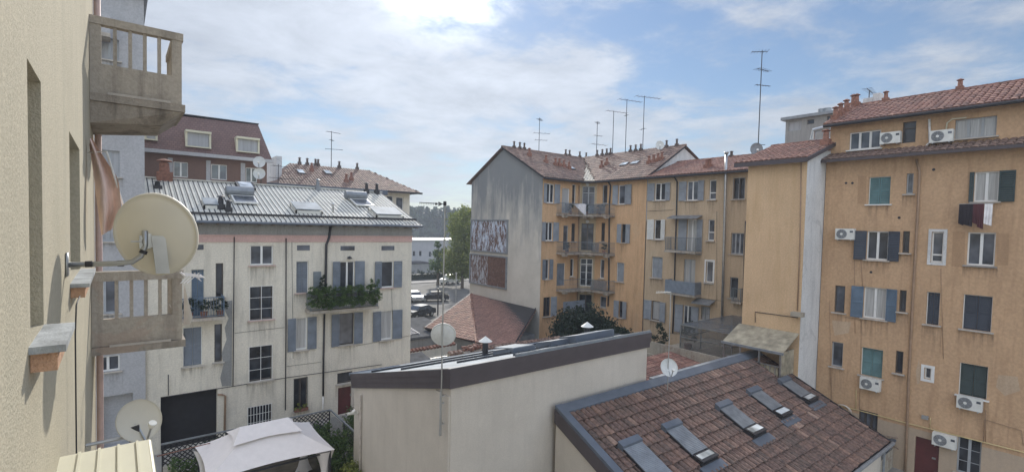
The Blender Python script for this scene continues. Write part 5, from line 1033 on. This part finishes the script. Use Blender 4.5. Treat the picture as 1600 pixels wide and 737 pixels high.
for i in range(int(7/.2)+10):
    for sgn in (1, -1):
        a0 = 1.4+i*.2-(0 if sgn < 0 else 1.7); p0, p1 = (a0, .1), (a0+1.7, 1.78); 
        if sgn < 0: p0, p1 = (a0, .1), (a0-1.7, 1.78)
        t0_, t1_ = 0, 1
        lo, hi = 1.42, 8.4; dx = p1[0]-p0[0]; ts = sorted(((lo-p0[0])/dx, (hi-p0[0])/dx)); t0_, t1_ = max(0, ts[0]), min(1, ts[1])
        if t1_ <= t0_: continue
        A = V((p0[0]+dx*t0_, 25.325+.012*sgn, .1+1.68*t0_)); B_ = V((p0[0]+dx*t1_, 25.325+.012*sgn, .1+1.68*t1_)); mb.prism([A, B_, B_+V((0, 0, .06)), A+V((0, 0, .06))], (0, .01, 0))
mb.build('lattice', 'dark', FE)
[MB().box(x-.035, x+.035, 25.25, 25.285, 0, 1.77).build('post', 'dark', FE) for x in (1.45, 3.8, 6.1, 8.4)]; [MB().box(8.42, 8.475, y, y+.06, 0, 1.775).build('post', 'dark', FE) for y in (18.6, 21.3, 23.3)]
MB().box(8.442, 8.45, 18.6, 25.2, .1, 1.7).build('wire_panel', 'mesh', FE)
def bush(name, c, blobs, n, size, mat, label, cat='bush', group=None, stem=.04):
    T = thing(name, (c[0], c[1], 0), label, cat, group); mb = MB(); branches(mb, (c[0], c[1], 0), [b for b, _ in blobs], stem); mb.build('stem', 'bark', T); leaves('foliage', blobs, n, size, mat, T); return T
bush('bush', (7.6, 22.8), [((7.6, 22.8, 1.0), .75), ((7.8, 22.2, 1.35), .6), ((7.5, 23.6, 1.2), .6), ((7.9, 21.6, .8), .6)], 5200, .065, 'leaf', 'large green bush inside the garden fence right of the gazebo')
bush('bush', (7.8, 20.6), [((7.8, 20.6, .7), .55), ((7.6, 20.1, .9), .4), ((8.0, 19.7, .6), .4)], 2200, .06, 'leafbright', 'bright yellow green bush at the front right corner of the garden')
bush('bush', (7.9, 24.6), [((7.7, 24.6, .9), .5), ((6.9, 24.7, .8), .5), ((7.3, 24.4, 1.2), .4)], 2000, .06, 'leafdark', 'dark bush in the far right corner of the lattice fence')
bush('bush', (2.0, 22.6), [((1.9, 22.6, .8), .6), ((1.8, 21.8, .6), .6), ((2.0, 24.2, .9), .6), ((2.9, 24.8, .9), .5)], 3600, .06, 'leaf', 'green shrubs to the left of the gazebo behind the fence')
bush('ivy', (4.8, 25.5), [((3.2, 25.1, 1.5), .3), ((4.2, 25.1, 1.55), .3), ((5.2, 25.1, 1.5), .3)], 1200, .05, 'leafdark', 'low climbing plants along the lattice behind the gazebo')
bush('bush', (9.4, 24.8), [((9.3, 24.8, .5), .5), ((9.9, 25.8, .6), .6), ((9.2, 23.5, .4), .4), ((10.4, 27.0, .5), .6)], 3200, .06, 'leaf', 'overgrown green bushes between the garden fence and the red door')
top_wall('garden_wall', (1.35, 17.5), (1.6, 25.2), 0, .9, .3, 'oldwall', None, 'low old masonry wall at the left side of the garden')
T = thing('pole', (1.5, 22, 2.3), 'thin rusty pole reaching towards the gazebo from the left', 'pole'); MB().tube([at(246, 712, 1, 20.5), at(338, 689, 1, 23.2)], .02, 6).build('rod', 'terracotta', T)
# tree in front of the ochre corner
T = thing('tree', (27.0, 25.6, 0), 'dense dark green tree standing before the corner balconies', 'tree')
tb = [((27.0, 25.6, 3.4), 1.9), ((27.3, 27.2, 3.6), 1.5), ((27.2, 24.2, 3.6), 1.5), ((27.0, 23.2, 3.3), 1.1), ((27.3, 25.8, 4.4), 1.2), ((27.4, 28.0, 3.0), 1.1), ((27.3, 24.6, 4.3), .9), ((27.6, 22.5, 3.9), .8), ((27.2, 23.4, 4.2), .8)]
mb = MB(); mb.tube([(27, 25.6, 0), (27.05, 25.6, 1.2), (27, 25.6, 2.6)], [.22, .16, .1], 10); branches(mb, (27.02, 25.6, 1.3), [c for c, _ in tb], .09); mb.build('trunk', 'bark', T)
leaves('crown', tb, 15000, .13, 'leafdark', T)
# street tree by the white far building
def tree(name, c, blobs, n, size, mat, label, r=.3, group=None, z=3):
    T = thing(name, (*c, 0), label, 'tree', group); mb = MB(); mb.tube([(c[0], c[1], 0), (c[0]+.1, c[1], z), (c[0], c[1], z*2)], [r, r*.7, r*.4], 8); branches(mb, (c[0], c[1], z), [b for b, _ in blobs], r*.4); mb.build('trunk', 'bark', T); leaves('crown', blobs, n, size, mat, T); return T
c = at(722, 450, 1, 76); tree('tree', (c.x, c.y), [((c.x+random.uniform(-1.5, 1.5)+.3*(h_-8)*0, c.y+random.uniform(-2, 2), h_), r_) for h_, r_ in ((4, 2.6), (5, 3.2), (7, 3.5), (8, 3.3), (9.5, 3.1), (11, 2.7), (12.5, 2.1), (6, 3.3), (3.6, 2.6), (13.6, 1.4))], 24000, .2, 'leafbright', 'tall yellow green tree beside the grey gable wall')
c = at(684, 440, 1, 82); tree('tree', (c.x, c.y), [((c.x, c.y, 4), 1.6), ((c.x+.3, c.y, 6), 1.3), ((c.x, c.y, 7.6), .8), ((c.x+1.5, c.y, 3.4), 1.4)], 3500, .17, 'leaf', 'slender green tree left of the tall yellow green tree')
# far white building, hills with wood
FWB = bldg('industrial_building', (60, 110, 0), 'low white building with small windows far beyond the street')
FF = Face((0, 110, 0), (1, 0, 0)); 
for b in ((645, 392, 649, 400), (655, 392, 659, 400), (645, 413, 649, 421), (655, 413, 659, 421), (662, 413, 664, 421), (670, 393, 674, 401), (679, 393, 683, 401)): window(FWB, FF, b, 'gframe', 1, pane='gdark', sill=None, rv=.3)
wall(FF, FWB, 'lilac', 50, 76, -.02, 7.3); body(FWB, 'lilac', [(50, 110.34), (76, 110.34), (76, 124), (50, 124)], -.02, 7.3); MB().box(49.7, 76.3, 109.6, 124.3, 7.301, 7.6).build('roof', 'acwhite', FWB)
MB().box(52, 57.8, 104, 109.5, 0, 2.2).build('annex', 'greyband', FWB); MB().box(51.8, 58, 103.8, 109.55, 2.21, 2.4).build('annex_roof', 'dark', FWB)
T = thing('hedge', (45, 92, 0), 'dark hedge along the far side of the street', 'hedge'); leaves('foliage', [((40+i*1.4, 92, 1.0), 1.0) for i in range(16)], 6000, .14, 'leafdark', T); MB().box(39, 62, 91.7, 92.3, 0, 1.1).build('core', 'leafdark', T)
mb = MB(); N = 46; pr = []
for i in range(N+1):
    a = R(-12+i*66/N); rr = 420; pr.append((rr*math.sin(a), rr*math.cos(a)))
for i in range(N):
    x0, y0 = pr[i]; x1, y1 = pr[i+1]; mb.poly([(x0, y0, -1), (x1, y1, -1), (x1*1.5, y1*1.5, 14), (x0*1.5, y0*1.5, 14)])
tag(mb.build('hills', 'needles'), kind='structure')
mb = MB(); random.seed(3)
for i in range(520):
    a = R(random.uniform(20, 40)); rr = random.uniform(300, 420); x, y = rr*math.sin(a), rr*math.cos(a); h_ = random.uniform(15, 22)+(rr-300)*.03; w = random.uniform(3, 5.5)
    for k in range(60):
        z = h_*random.random()**.7; q = V((random.gauss(0, 1), random.gauss(0, 1), 0))*w*.42*max(.15, (1.05-z/h_)); p = V((x, y, z))+q; n_ = V((random.gauss(0, 1), random.gauss(0, 1), random.gauss(0, 1))).normalized(); a_ = n_.orthogonal()*random.uniform(.8, 1.7); b_ = n_.cross(a_); mb.tint = random.random(); mb.poly([p-a_, p-b_, p+a_, p+b_])
tag(mb.build('wood', 'needles'), 'bluish far wood closing the view between the houses', 'wood', kind='stuff')
# cars, posts
def car(loc, rz, paint, label, van=False):
    T = thing('parked_car', loc, label, 'car', 'cars parked in the street', R(rz), world=False); L, Wd = (4.3, 1.72)
    prof = [(-2.15, .35), (-2.15, .75), (-2.0, .92), (-1.15, 1.0), (-.45, 1.42), (.95, 1.46), (1.65, 1.05), (2.05, .98), (2.15, .7), (2.15, .35)]
    if van: prof = [(-2.15, .35), (-2.15, .85), (-1.9, 1.0), (-1.4, 1.1), (-.8, 1.75), (1.9, 1.8), (2.1, 1.1), (2.15, .35)]
    mb = MB(); k = len(prof)
    def ring(y, s): return [V((x, y, .35+(z-.35)*s)) for x, z in prof]
    for y, s in ((-.86, .97), (-.8, 1), (.8, 1), (.86, .97)):
        yy = y; mb.v += [V((p.x, yy*(1-.16*max(0, (p.z-.95)/.5)), p.z)) for p in ring(y, s)]
    for j in range(3):
        for i in range(k): a = j*k+i; b = j*k+(i+1) % k; mb.face((a, b, b+k, a+k))
    mb.face(tuple(range(k))[::-1]); mb.face(tuple(3*k+i for i in range(k))); mb.build('body', paint, T, smooth=False)
    g_ = MB(); zt2 = 1.36 if not van else 1.66; x0, x1 = (-.95, 1.45) if not van else (-1.05, 1.7)
    for sd in (-1, 1): g_.poly([(x0, sd*.875, 1.0), (x1, sd*.875, 1.02), (x1-.5, sd*.80, zt2), (x0+.55, sd*.80, zt2)])
    g_.hexa([(x0-.2, -.7, 1.03), (x0-.2, .7, 1.03), (x0+.4, .62, zt2+.05), (x0+.4, -.62, zt2+.05)]*2) if 0 else g_.poly([(x0-.17, -.7, 1.05), (x0-.17, .7, 1.05), (x0+.42, .62, zt2+.05), (x0+.42, -.62, zt2+.05)])
    g_.poly([(x1+.12, -.7, 1.14), (x1+.12, .7, 1.14), (x1-.45, .62, zt2+.06), (x1-.45, -.62, zt2+.06)]); g_.build('windows', 'gdark', T)
    for x in (-1.35, 1.35):
        for y in (-.8, .8):
            w = MB().tube([(x, y-.1, .32), (x, y+.1, .32)], .32, 18).build('wheel', 'tyre', T); MB().tube([(x, y-.11, .32), (x, y+.11, .32)], .19, 12).build('rim', 'steel', w)
    for y in (-.62, .62): MB().box(-2.17, -2.1, y-.18, y+.18, .62, .76).build('headlight', 'light', T); MB().box(2.1, 2.17, y-.16, y+.16, .72, .86).build('taillight', 'reddoor', T)
    return T
c = at(678, 470, 2, 0); car((c.x, c.y, .01), -25, 'carblack', 'dark car parked broadside beyond the red garage roof')
c = at(647, 470, 2, 0); car((c.x, c.y, .01), 80, 'cargrey', 'silver car half hidden by the corner of the cream house')
c = at(703, 443, 2, 0.0); car((c.x, c.y, .01), 10, 'acwhite', 'small white car far down the street by the hedge', True)
c = at(664, 498, 2, 0); car((c.x, c.y+1.5, 0.01), 20, 'carblack', 'dark car parked just beyond the shed roof')
for x, y, lb in ((684, 492, 'dark post standing at the street edge beyond the sheds'), (712, 472, 'thin pale post in front of the street hedge')): c = at(x, y, 2, 0); T = thing('post', (c.x, c.y, 0), lb, 'post'); MB().tube([(c.x, c.y, 0), (c.x, c.y, 4.2 if x > 700 else 3.2)], .09, 8).tube([(c.x, c.y, 4.2 if x > 700 else 3.2), (c.x, c.y, 4.4 if x > 700 else 3.35)], .12, 8).build('shaft', 'steel' if x > 700 else 'dark', T)
# ------------------------------------------------------------------ antennas and roof dishes
def antenna(base, ztop, arms, label, r=.022, mat='dark', guys=()):
    base = V(base); T = thing('antenna', base, label, 'antenna', 'television antennas on the roofs'); MB().tube([base, (base.x, base.y, ztop)], [r, r*.8], 6).build('mast', mat, T)
    for (f, L, az, n, el) in arms:
        z = base.z+(ztop-base.z)*f; d = V((math.sin(R(az)), math.cos(R(az)), 0)); s_ = d.cross(V((0, 0, 1))); mb = MB(); c = V((base.x, base.y, z)); mb.tube([c-d*L*.35, c+d*L*.65], r*.6, 5)
        for i in range(n): p = c+d*(L*(-.33+.96*i/max(1, n-1))); e_ = el*(1-.35*i/n); mb.tube([p-s_*e_/2, p+s_*e_/2], r*.32, 4, False)
        mb.build('aerial', mat, T)
    return T
def on(x, y, ax, v): return at(x, y, ax, v)
q = on(842, 235, 1, 37); zt5 = zat(842, 184, q); antenna((q.x, 37, GR), zt5, [(.95, 1.0, 60, 7, .5), (.55, 1.6, 120, 4, 1.2), (.35, 1.2, 120, 3, .9)], 'thin antenna on the left half of the ochre roof ridge', .03)
for x, yt, lb, ar in ((932, 190, 'short antenna with several crossbars just right of the white roof patch', [(.97, .9, 60, 5, .5), (.6, 1.0, 100, 3, .5), (.35, 1.9, 100, 4, 1.0)]), (957, 173, 'antenna with a wide top bar, second right of the white roof patch', [(.98, 2.4, 105, 6, .7)]), (977, 155, 'tall antenna in the middle of the group on the ochre ridge', [(.98, 2.6, 105, 7, .8), (.7, .6, 30, 3, .4)]), (1004, 150, 'tallest antenna of the ochre ridge, right of the group', [(.98, 2.6, 110, 7, .8), (.4, .7, 20, 3, .4)])):
    q = on(x, 240, 0, BX); antenna((BX, q.y, GR), zat(x, yt, (BX, q.y)), ar, lb, .035)
q = on(1184, 245, 0, rX-.3); antenna((rX-.3, q.y, zS+1.5), zat(1184, 80, (rX-.3, q.y)), [(.99, 1.1, -40, 6, .9), (.82, 1.3, 100, 6, .7), (.67, 1.2, 115, 6, .35), (.1, .7, 150, 3, .4)], 'very tall antenna mast with three aerials behind the sand house roof', .04)
q = on(519, 262, 1, 55); antenna((q.x, 55.3, zr5), zat(519, 205, (q.x, 55.3)), [(.97, 1.6, 80, 6, .5), (.75, .8, 40, 4, .4), (.5, 1.8, 110, 4, 1.1)], 'antenna on the ridge of the far hipped roof', .04)
q = on(1357, 160, 0, ry+1); antenna((ry+1.05, q.y, zr_+.5), zat(1357, 141, (ry+1, q.y)), [(.98, 1.7, 85, 6, .5)], 'antenna above the grey chimneys on the brown building', .03)
q = on(1333, 170, 0, ry+1); antenna((ry+1, q.y, zr_-.8), zat(1333, 147, (ry+1, q.y)), [(.97, .4, 60, 3, .3)], 'very short antenna at the left end of the brown building roof', .03)
q = on(435, 262, 1, 47); antenna((q.x, 47, z6-.05), zat(430, 256, (q.x, 47)), [(.9, 1.6, 80, 6, .7), (.3, 2.2, 80, 5, .5)], 'small aerials beside the low tan building roof', .03)
# big mast on the white building with dish
mx = xa-.09; my = on(690, 600, 0, mx).y; zt6 = zat(690, 316, (mx, my)); zb6 = zat(685, 680, (mx, my))
T = antenna((mx, my, zb6), zt6, [(.995, .01, 0, 1, .01)], 'tall mast with comb aerial fixed to the corner of the white building', .026, 'steel')
c = V((mx, my, zt6-.05)); d = V((-.72, -.15, 0)).normalized(); d = -RT.copy(); d.z = 0; d.normalize(); s_ = V((0, 0, 1)); mb = MB(); mb.tube([c, c+d*.78+V((0, 0, .03))], .012, 6)
for i in range(13): p = c+d*(.14+i*.052); hh_ = .10-.004*i; mb.tube([p-s_*hh_*.55, p+s_*hh_*.55], .004, 4, False); mb.tube([p+d.cross(s_)*hh_, p-d.cross(s_)*hh_], .004, 4, False)
for k in (-1, 1): mb.tube([c+d*.1, c+d*.2+s_*.05*k], .02, 6)
mb.tube([c+V((0, 0, -.05)), c+V((0, 0, .08))], .05, 10); mb.tube([c+d*.26+V((0, 0, -.03)), c+d*.27+V((0, 0, .03))], .03, 8); mb.build('aerial', 'dark', T)
mb = MB(); [mb.box(mx, xa+.0, my-.03, my+.03, z, z+.04) for z in (zb6+.35, zb6+1.0, 6.0)]; mb.tube([(mx-.035, my, zb6), (mx-.035, my, zb6+1.4)], .02, 8); mb.build('bracket', 'steel', T)
zd = zat(688, 524, (mx, my)); dish((mx+.10, my+.12, zd), (.53, .8, .3), .385, 'pale round satellite dish on the tall mast of the white building', 'dishgrey', hx=1, arm=False); 
q = at(1044, 575, 1, 12.2); qz = ZH-(YH-12.2)*sH; antenna((q.x, 12.2, qz), zat(1050, 455, (q.x, 12.2)), [(.97, .01, 0, 1, .01)], 'thin mast with a small comb aerial rising from the brown tiled roof', .022, 'steel'); top = V((q.x, 12.2, zat(1050, 456, (q.x, 12.2)))); mb = MB(); d2 = -RT.copy(); d2.z = 0; mb.tube([top, top+d2*.62+V((0, 0, -.05))], .012, 5)
for i in range(9): p = top+d2*(.08+i*.062); mb.tube([p-V((0, 0, .04)), p+V((0, 0, .04))], .008, 4)
lone(mb, 'aerial', 'plastic', top, 'white comb aerial on top of the thin mast over the brown tiled roof', 'antenna')
dish((q.x-.02, 12.14, zat(1044, 573, (q.x, 12.2))), (-.45, -.8, .4), .37, 'pale dish with receiver arm standing on the upper edge of the brown tiled roof', 'dishgrey', hx=1)
q = on(1031, 227, 0, BX-.3); dish((BX-.3, q.y, zat(1031, 227, (BX-.3, q.y))), (-.7, -.6, .2), .40, 'small dish on the ridge right of the antenna group', 'dishgrey'); MB().tube([(BX-.25, q.y, GR-.6), (BX-.25, q.y, zat(1031, 227, (BX-.3, q.y))-.1)], .03, 6).build('mast', 'steel', [o for o in sc.objects if o.name.startswith('satellite_dish')][-1])
q = on(1182, 234, 0, rX-.8); dish((rX-.8, q.y, zat(1182, 233, (rX-.8, q.y))), (-.75, -.55, .15), .46, 'dark grey dish at the foot of the very tall antenna', 'dishdark')
for y, lb in ((253, 'upper of the two pale dishes beside the mansard block'), (271, 'lower of the two pale dishes beside the mansard block')):
    q = on(405, y, 1, 35.2); dish((q.x, 35.2, q.z), (-.3, -.9, .25), .37, lb, 'dishgrey', hx=.95)
q = on(408, 262, 1, 35.5); T = thing('mast', (q.x, 35.5, 13), 'dark mast carrying two pale dishes beside the mansard block', 'mast'); MB().tube([(q.x, 35.5, 13.0), (q.x, 35.5, zat(408, 245, (q.x, 35.5)))], .03, 8).build('pole', 'dark', T)
q = at(1265, 605, 1, 11.9); T = thing('wall_lamp', (q.x, 11.9, 4.4), 'white lamp on a thin pole at the right verge of the brown tiled roof', 'lamp'); zl = zat(1265, 583, (q.x, 11.9)); MB().tube([(q.x, 11.9, ZH-.5), (q.x, 11.9, zl+.3)], .02, 6).build('pole', 'steel', T); MB().box(q.x-.14, q.x+.14, 11.85, 11.95, zl+.3, zl+.38).tube([(q.x, 11.9, zl-.08), (q.x, 11.9, zl+.05)], .08, 10).build('head', 'plastic', T)
T = thing('wire_coil', (28.8, 9.9, 2.0), 'loops of white cable hanging on the brown wall by the tiled roof corner', 'cable'); q = FR.uz(1318, 640); mb = MB()
for k in range(3): mb.tube([FR.m(q[0]+.4*math.cos(a/8*math.pi)*(1-.1*k), q[1]+.3*math.sin(a/8*math.pi)*(1-.15*k)+.05*k, .1+.05*k) for a in range(0, 15)], .012, 5)
mb.build('loop', 'pipewhite', T)
SD = bldg('shed', (28.4, 6.5, 0), 'low dark sheet roofed lean-to below the gutter corner of the brown tiled roof'); MB().hexa([(27.5, 7.2, .95), (29.7, 7.2, 1.35), (29.7, 9.2, 1.35), (27.5, 9.2, .95), (27.5, 7.2, 1.02), (29.7, 7.2, 1.42), (29.7, 9.2, 1.42), (27.5, 9.2, 1.02)]).build('roof', 'felt', SD); MB().box(27.6, 29.7, 7.3, 9.1, 0, .94).build('wall', 'oldwall', SD)
T = thing('timber_pile', (28.6, 8.0, 1.4), 'dark old boards and debris piled on the low dark lean-to', 'boards'); mb = MB()
for i in range(16): p = V((random.uniform(28.1, 29.5), random.uniform(7.4, 9.0), 1.38+random.uniform(0, .3))); d = V((random.uniform(-1, 1), random.uniform(-1, 1), random.uniform(-.15, .2))).normalized()*random.uniform(.3, .7); mb.prism([p-d, p+d, p+d+V((0, 0, .04)), p-d+V((0, 0, .04))], (.12, .05, 0))
mb.build('boards', 'wood', T)
# ================================================================== light, sky, air
sun_d = V((.443, .767, .462)).normalized(); el = math.asin(sun_d.z); az = math.atan2(sun_d.x, sun_d.y)
sl_ = bpy.data.lights.new('sun', 'SUN'); so = bpy.data.objects.new('sun', sl_); COL.objects.link(so); so.rotation_euler = (-sun_d).to_track_quat('-Z', 'Y').to_euler(); sl_.energy = 2.1; sl_.angle = R(.9); sl_.color = (1, .94, .84)
w = bpy.data.worlds.new('World'); sc.world = w; w.use_nodes = True; nt = w.node_tree; N_ = nt.nodes; N_.clear()
def nn(t, **k):
    n = N_.new(t)
    for a, b in k.items(): setattr(n, a, b)
    return n
lk_ = nt.links.new
out = nn('ShaderNodeOutputWorld'); bg = nn('ShaderNodeBackground'); sky = nn('ShaderNodeTexSky', sky_type='NISHITA', sun_disc=False, sun_elevation=el, sun_rotation=az, air_density=1.0, dust_density=.15, ozone_density=1.5, altitude=100)
bg.inputs[1].default_value = .12
tc = nn('ShaderNodeTexCoord'); sp = nn('ShaderNodeSeparateXYZ'); lk_(tc.outputs['Generated'], sp.inputs[0])
def mt(op, a, b=0., c=0., clamp=False):
    m = nn('ShaderNodeMath', operation=op, use_clamp=clamp)
    for i, v in enumerate((a, b, c)):
        if isinstance(v, bpy.types.NodeSocket): lk_(v, m.inputs[i])
        else: m.inputs[i].default_value = v
    return m.outputs[0]
zc = mt('ADD', mt('MAXIMUM', sp.outputs[2], 0.), .12); cx_ = mt('DIVIDE', sp.outputs[0], zc); cy_ = mt('DIVIDE', sp.outputs[1], zc)
cb = nn('ShaderNodeCombineXYZ'); lk_(cx_, cb.inputs[0]); lk_(cy_, cb.inputs[1]); cb.inputs[2].default_value = 3.7
def wn(scale, detail, rough, dist, off=0, st=(1, 1, 1)):
    v = nn('ShaderNodeVectorMath', operation='MULTIPLY_ADD'); lk_(cb.outputs[0], v.inputs[0]); v.inputs[1].default_value = st; v.inputs[2].default_value = (off, off*.7, 0)
    n = nn('ShaderNodeTexNoise'); n.inputs['Scale'].default_value = scale; n.inputs['Detail'].default_value = detail; n.inputs['Roughness'].default_value = rough; n.inputs['Distortion'].default_value = dist; lk_(v.outputs[0], n.inputs['Vector']); return n.outputs['Fac']
c1 = wn(.95, 9, .58, .15, CLOFF); c2 = wn(2.6, 12, .66, .25, 4)
cov = mt('ADD', mt('MULTIPLY', c1, .68), mt('MULTIPLY', c2, .32))
sd = nn('ShaderNodeVectorMath', operation='DOT_PRODUCT'); nrm = nn('ShaderNodeVectorMath', operation='NORMALIZE'); lk_(tc.outputs['Generated'], nrm.inputs[0]); lk_(nrm.outputs[0], sd.inputs[0]); sd.inputs[1].default_value = sun_d
dot = mt('MAXIMUM', sd.outputs['Value'], 0.); g1 = mt('POWER', dot, 12.); g2 = mt('POWER', dot, 330.)
cov2 = mt('ADD', mt('ADD', cov, mt('MULTIPLY', g1, .02)), mt('MULTIPLY', g2, .10))
ramp = nn('ShaderNodeMapRange'); lk_(cov2, ramp.inputs[0]); ramp.inputs[1].default_value = .42; ramp.inputs[2].default_value = .56; ramp.inputs[3].default_value = 0; ramp.inputs[4].default_value = .82; ramp.interpolation_type = 'SMOOTHSTEP'
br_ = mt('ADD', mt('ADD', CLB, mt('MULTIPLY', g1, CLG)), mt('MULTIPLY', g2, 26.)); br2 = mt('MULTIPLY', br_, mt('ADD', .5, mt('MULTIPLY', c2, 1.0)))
cc = nn('ShaderNodeVectorMath', operation='SCALE'); cc.inputs[0].default_value = (.90, .95, 1.04); lk_(br2, cc.inputs['Scale'])
mx_ = nn('ShaderNodeMix', data_type='RGBA'); lk_(ramp.outputs[0], mx_.inputs[0]); 
low = nn('ShaderNodeMapRange'); lk_(sp.outputs[2], low.inputs[0]); low.inputs[1].default_value = 0; low.inputs[2].default_value = .4; low.inputs[3].default_value = .28; low.inputs[4].default_value = .40
sk1 = nn('ShaderNodeVectorMath', operation='MULTIPLY'); lk_(sky.outputs[0], sk1.inputs[0]); sk1.inputs[1].default_value = (.92, .99, 1.06); sk2 = nn('ShaderNodeVectorMath', operation='SCALE'); lk_(sk1.outputs[0], sk2.inputs[0]); lk_(low.outputs[0], sk2.inputs['Scale']); lk_(sk2.outputs[0], mx_.inputs[6]); lk_(cc.outputs[0], mx_.inputs[7]); 
elv = nn('ShaderNodeMapRange', interpolation_type='SMOOTHSTEP'); lk_(sp.outputs[2], elv.inputs[0]); elv.inputs[1].default_value = .40; elv.inputs[2].default_value = .85; elv.inputs[3].default_value = 1; elv.inputs[4].default_value = SKT  # extra brightness overhead, above the view, added to light the facades
bk = nn('ShaderNodeMapRange', interpolation_type='SMOOTHSTEP'); lk_(sd.outputs['Value'], bk.inputs[0]); bk.inputs[1].default_value = .15; bk.inputs[2].default_value = -.7; bk.inputs[3].default_value = 1; bk.inputs[4].default_value = SKB  # extra brightness opposite the sun, behind the camera, added as facade fill
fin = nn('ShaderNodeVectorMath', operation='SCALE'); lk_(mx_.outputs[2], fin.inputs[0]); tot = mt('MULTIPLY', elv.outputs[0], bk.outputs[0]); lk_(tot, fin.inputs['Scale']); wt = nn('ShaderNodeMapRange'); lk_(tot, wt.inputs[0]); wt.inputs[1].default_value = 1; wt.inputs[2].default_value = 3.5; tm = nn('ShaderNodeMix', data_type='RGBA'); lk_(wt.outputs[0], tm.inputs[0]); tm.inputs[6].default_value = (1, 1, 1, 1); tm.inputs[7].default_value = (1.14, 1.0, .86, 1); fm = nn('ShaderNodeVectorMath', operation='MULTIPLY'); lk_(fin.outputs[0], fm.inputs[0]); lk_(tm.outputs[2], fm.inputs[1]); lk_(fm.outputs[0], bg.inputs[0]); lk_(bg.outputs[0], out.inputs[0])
if HAZE:
    mb = MB(); mb.box(-30, 700, -30, 700, -1.5, 60); hz = mb.build('haze', 'white'); tag(hz, kind='stuff')
    hm = bpy.data.materials.new('air'); hm.use_nodes = True; n = hm.node_tree; n.nodes.remove(n.nodes['Principled BSDF']); pv = n.nodes.new('ShaderNodeVolumePrincipled'); pv.inputs['Density'].default_value = HAZE; pv.inputs['Color'].default_value = (.80, .88, 1, 1); pv.inputs['Anisotropy'].default_value = .1; n.links.new(pv.outputs[0], n.nodes['Material Output'].inputs['Volume']); hz.data.materials.clear(); hz.data.materials.append(hm)
sc.view_settings.view_transform = 'Standard'; sc.view_settings.look = 'None'; sc.view_settings.exposure = EXPO; sc.view_settings.gamma = 1
sc.render.engine = 'CYCLES'; sc.cycles.max_bounces = 6; sc.cycles.volume_bounces = 0; sc.cycles.transparent_max_bounces = 8; sc.cycles.volume_step_rate = 4
sc.render.film_transparent = False
for o in list(sc.objects):          # drop the helper's unused attribute objects
    if o.type == 'EMPTY' and not any(c.parent == o for c in sc.objects): bpy.data.objects.remove(o)
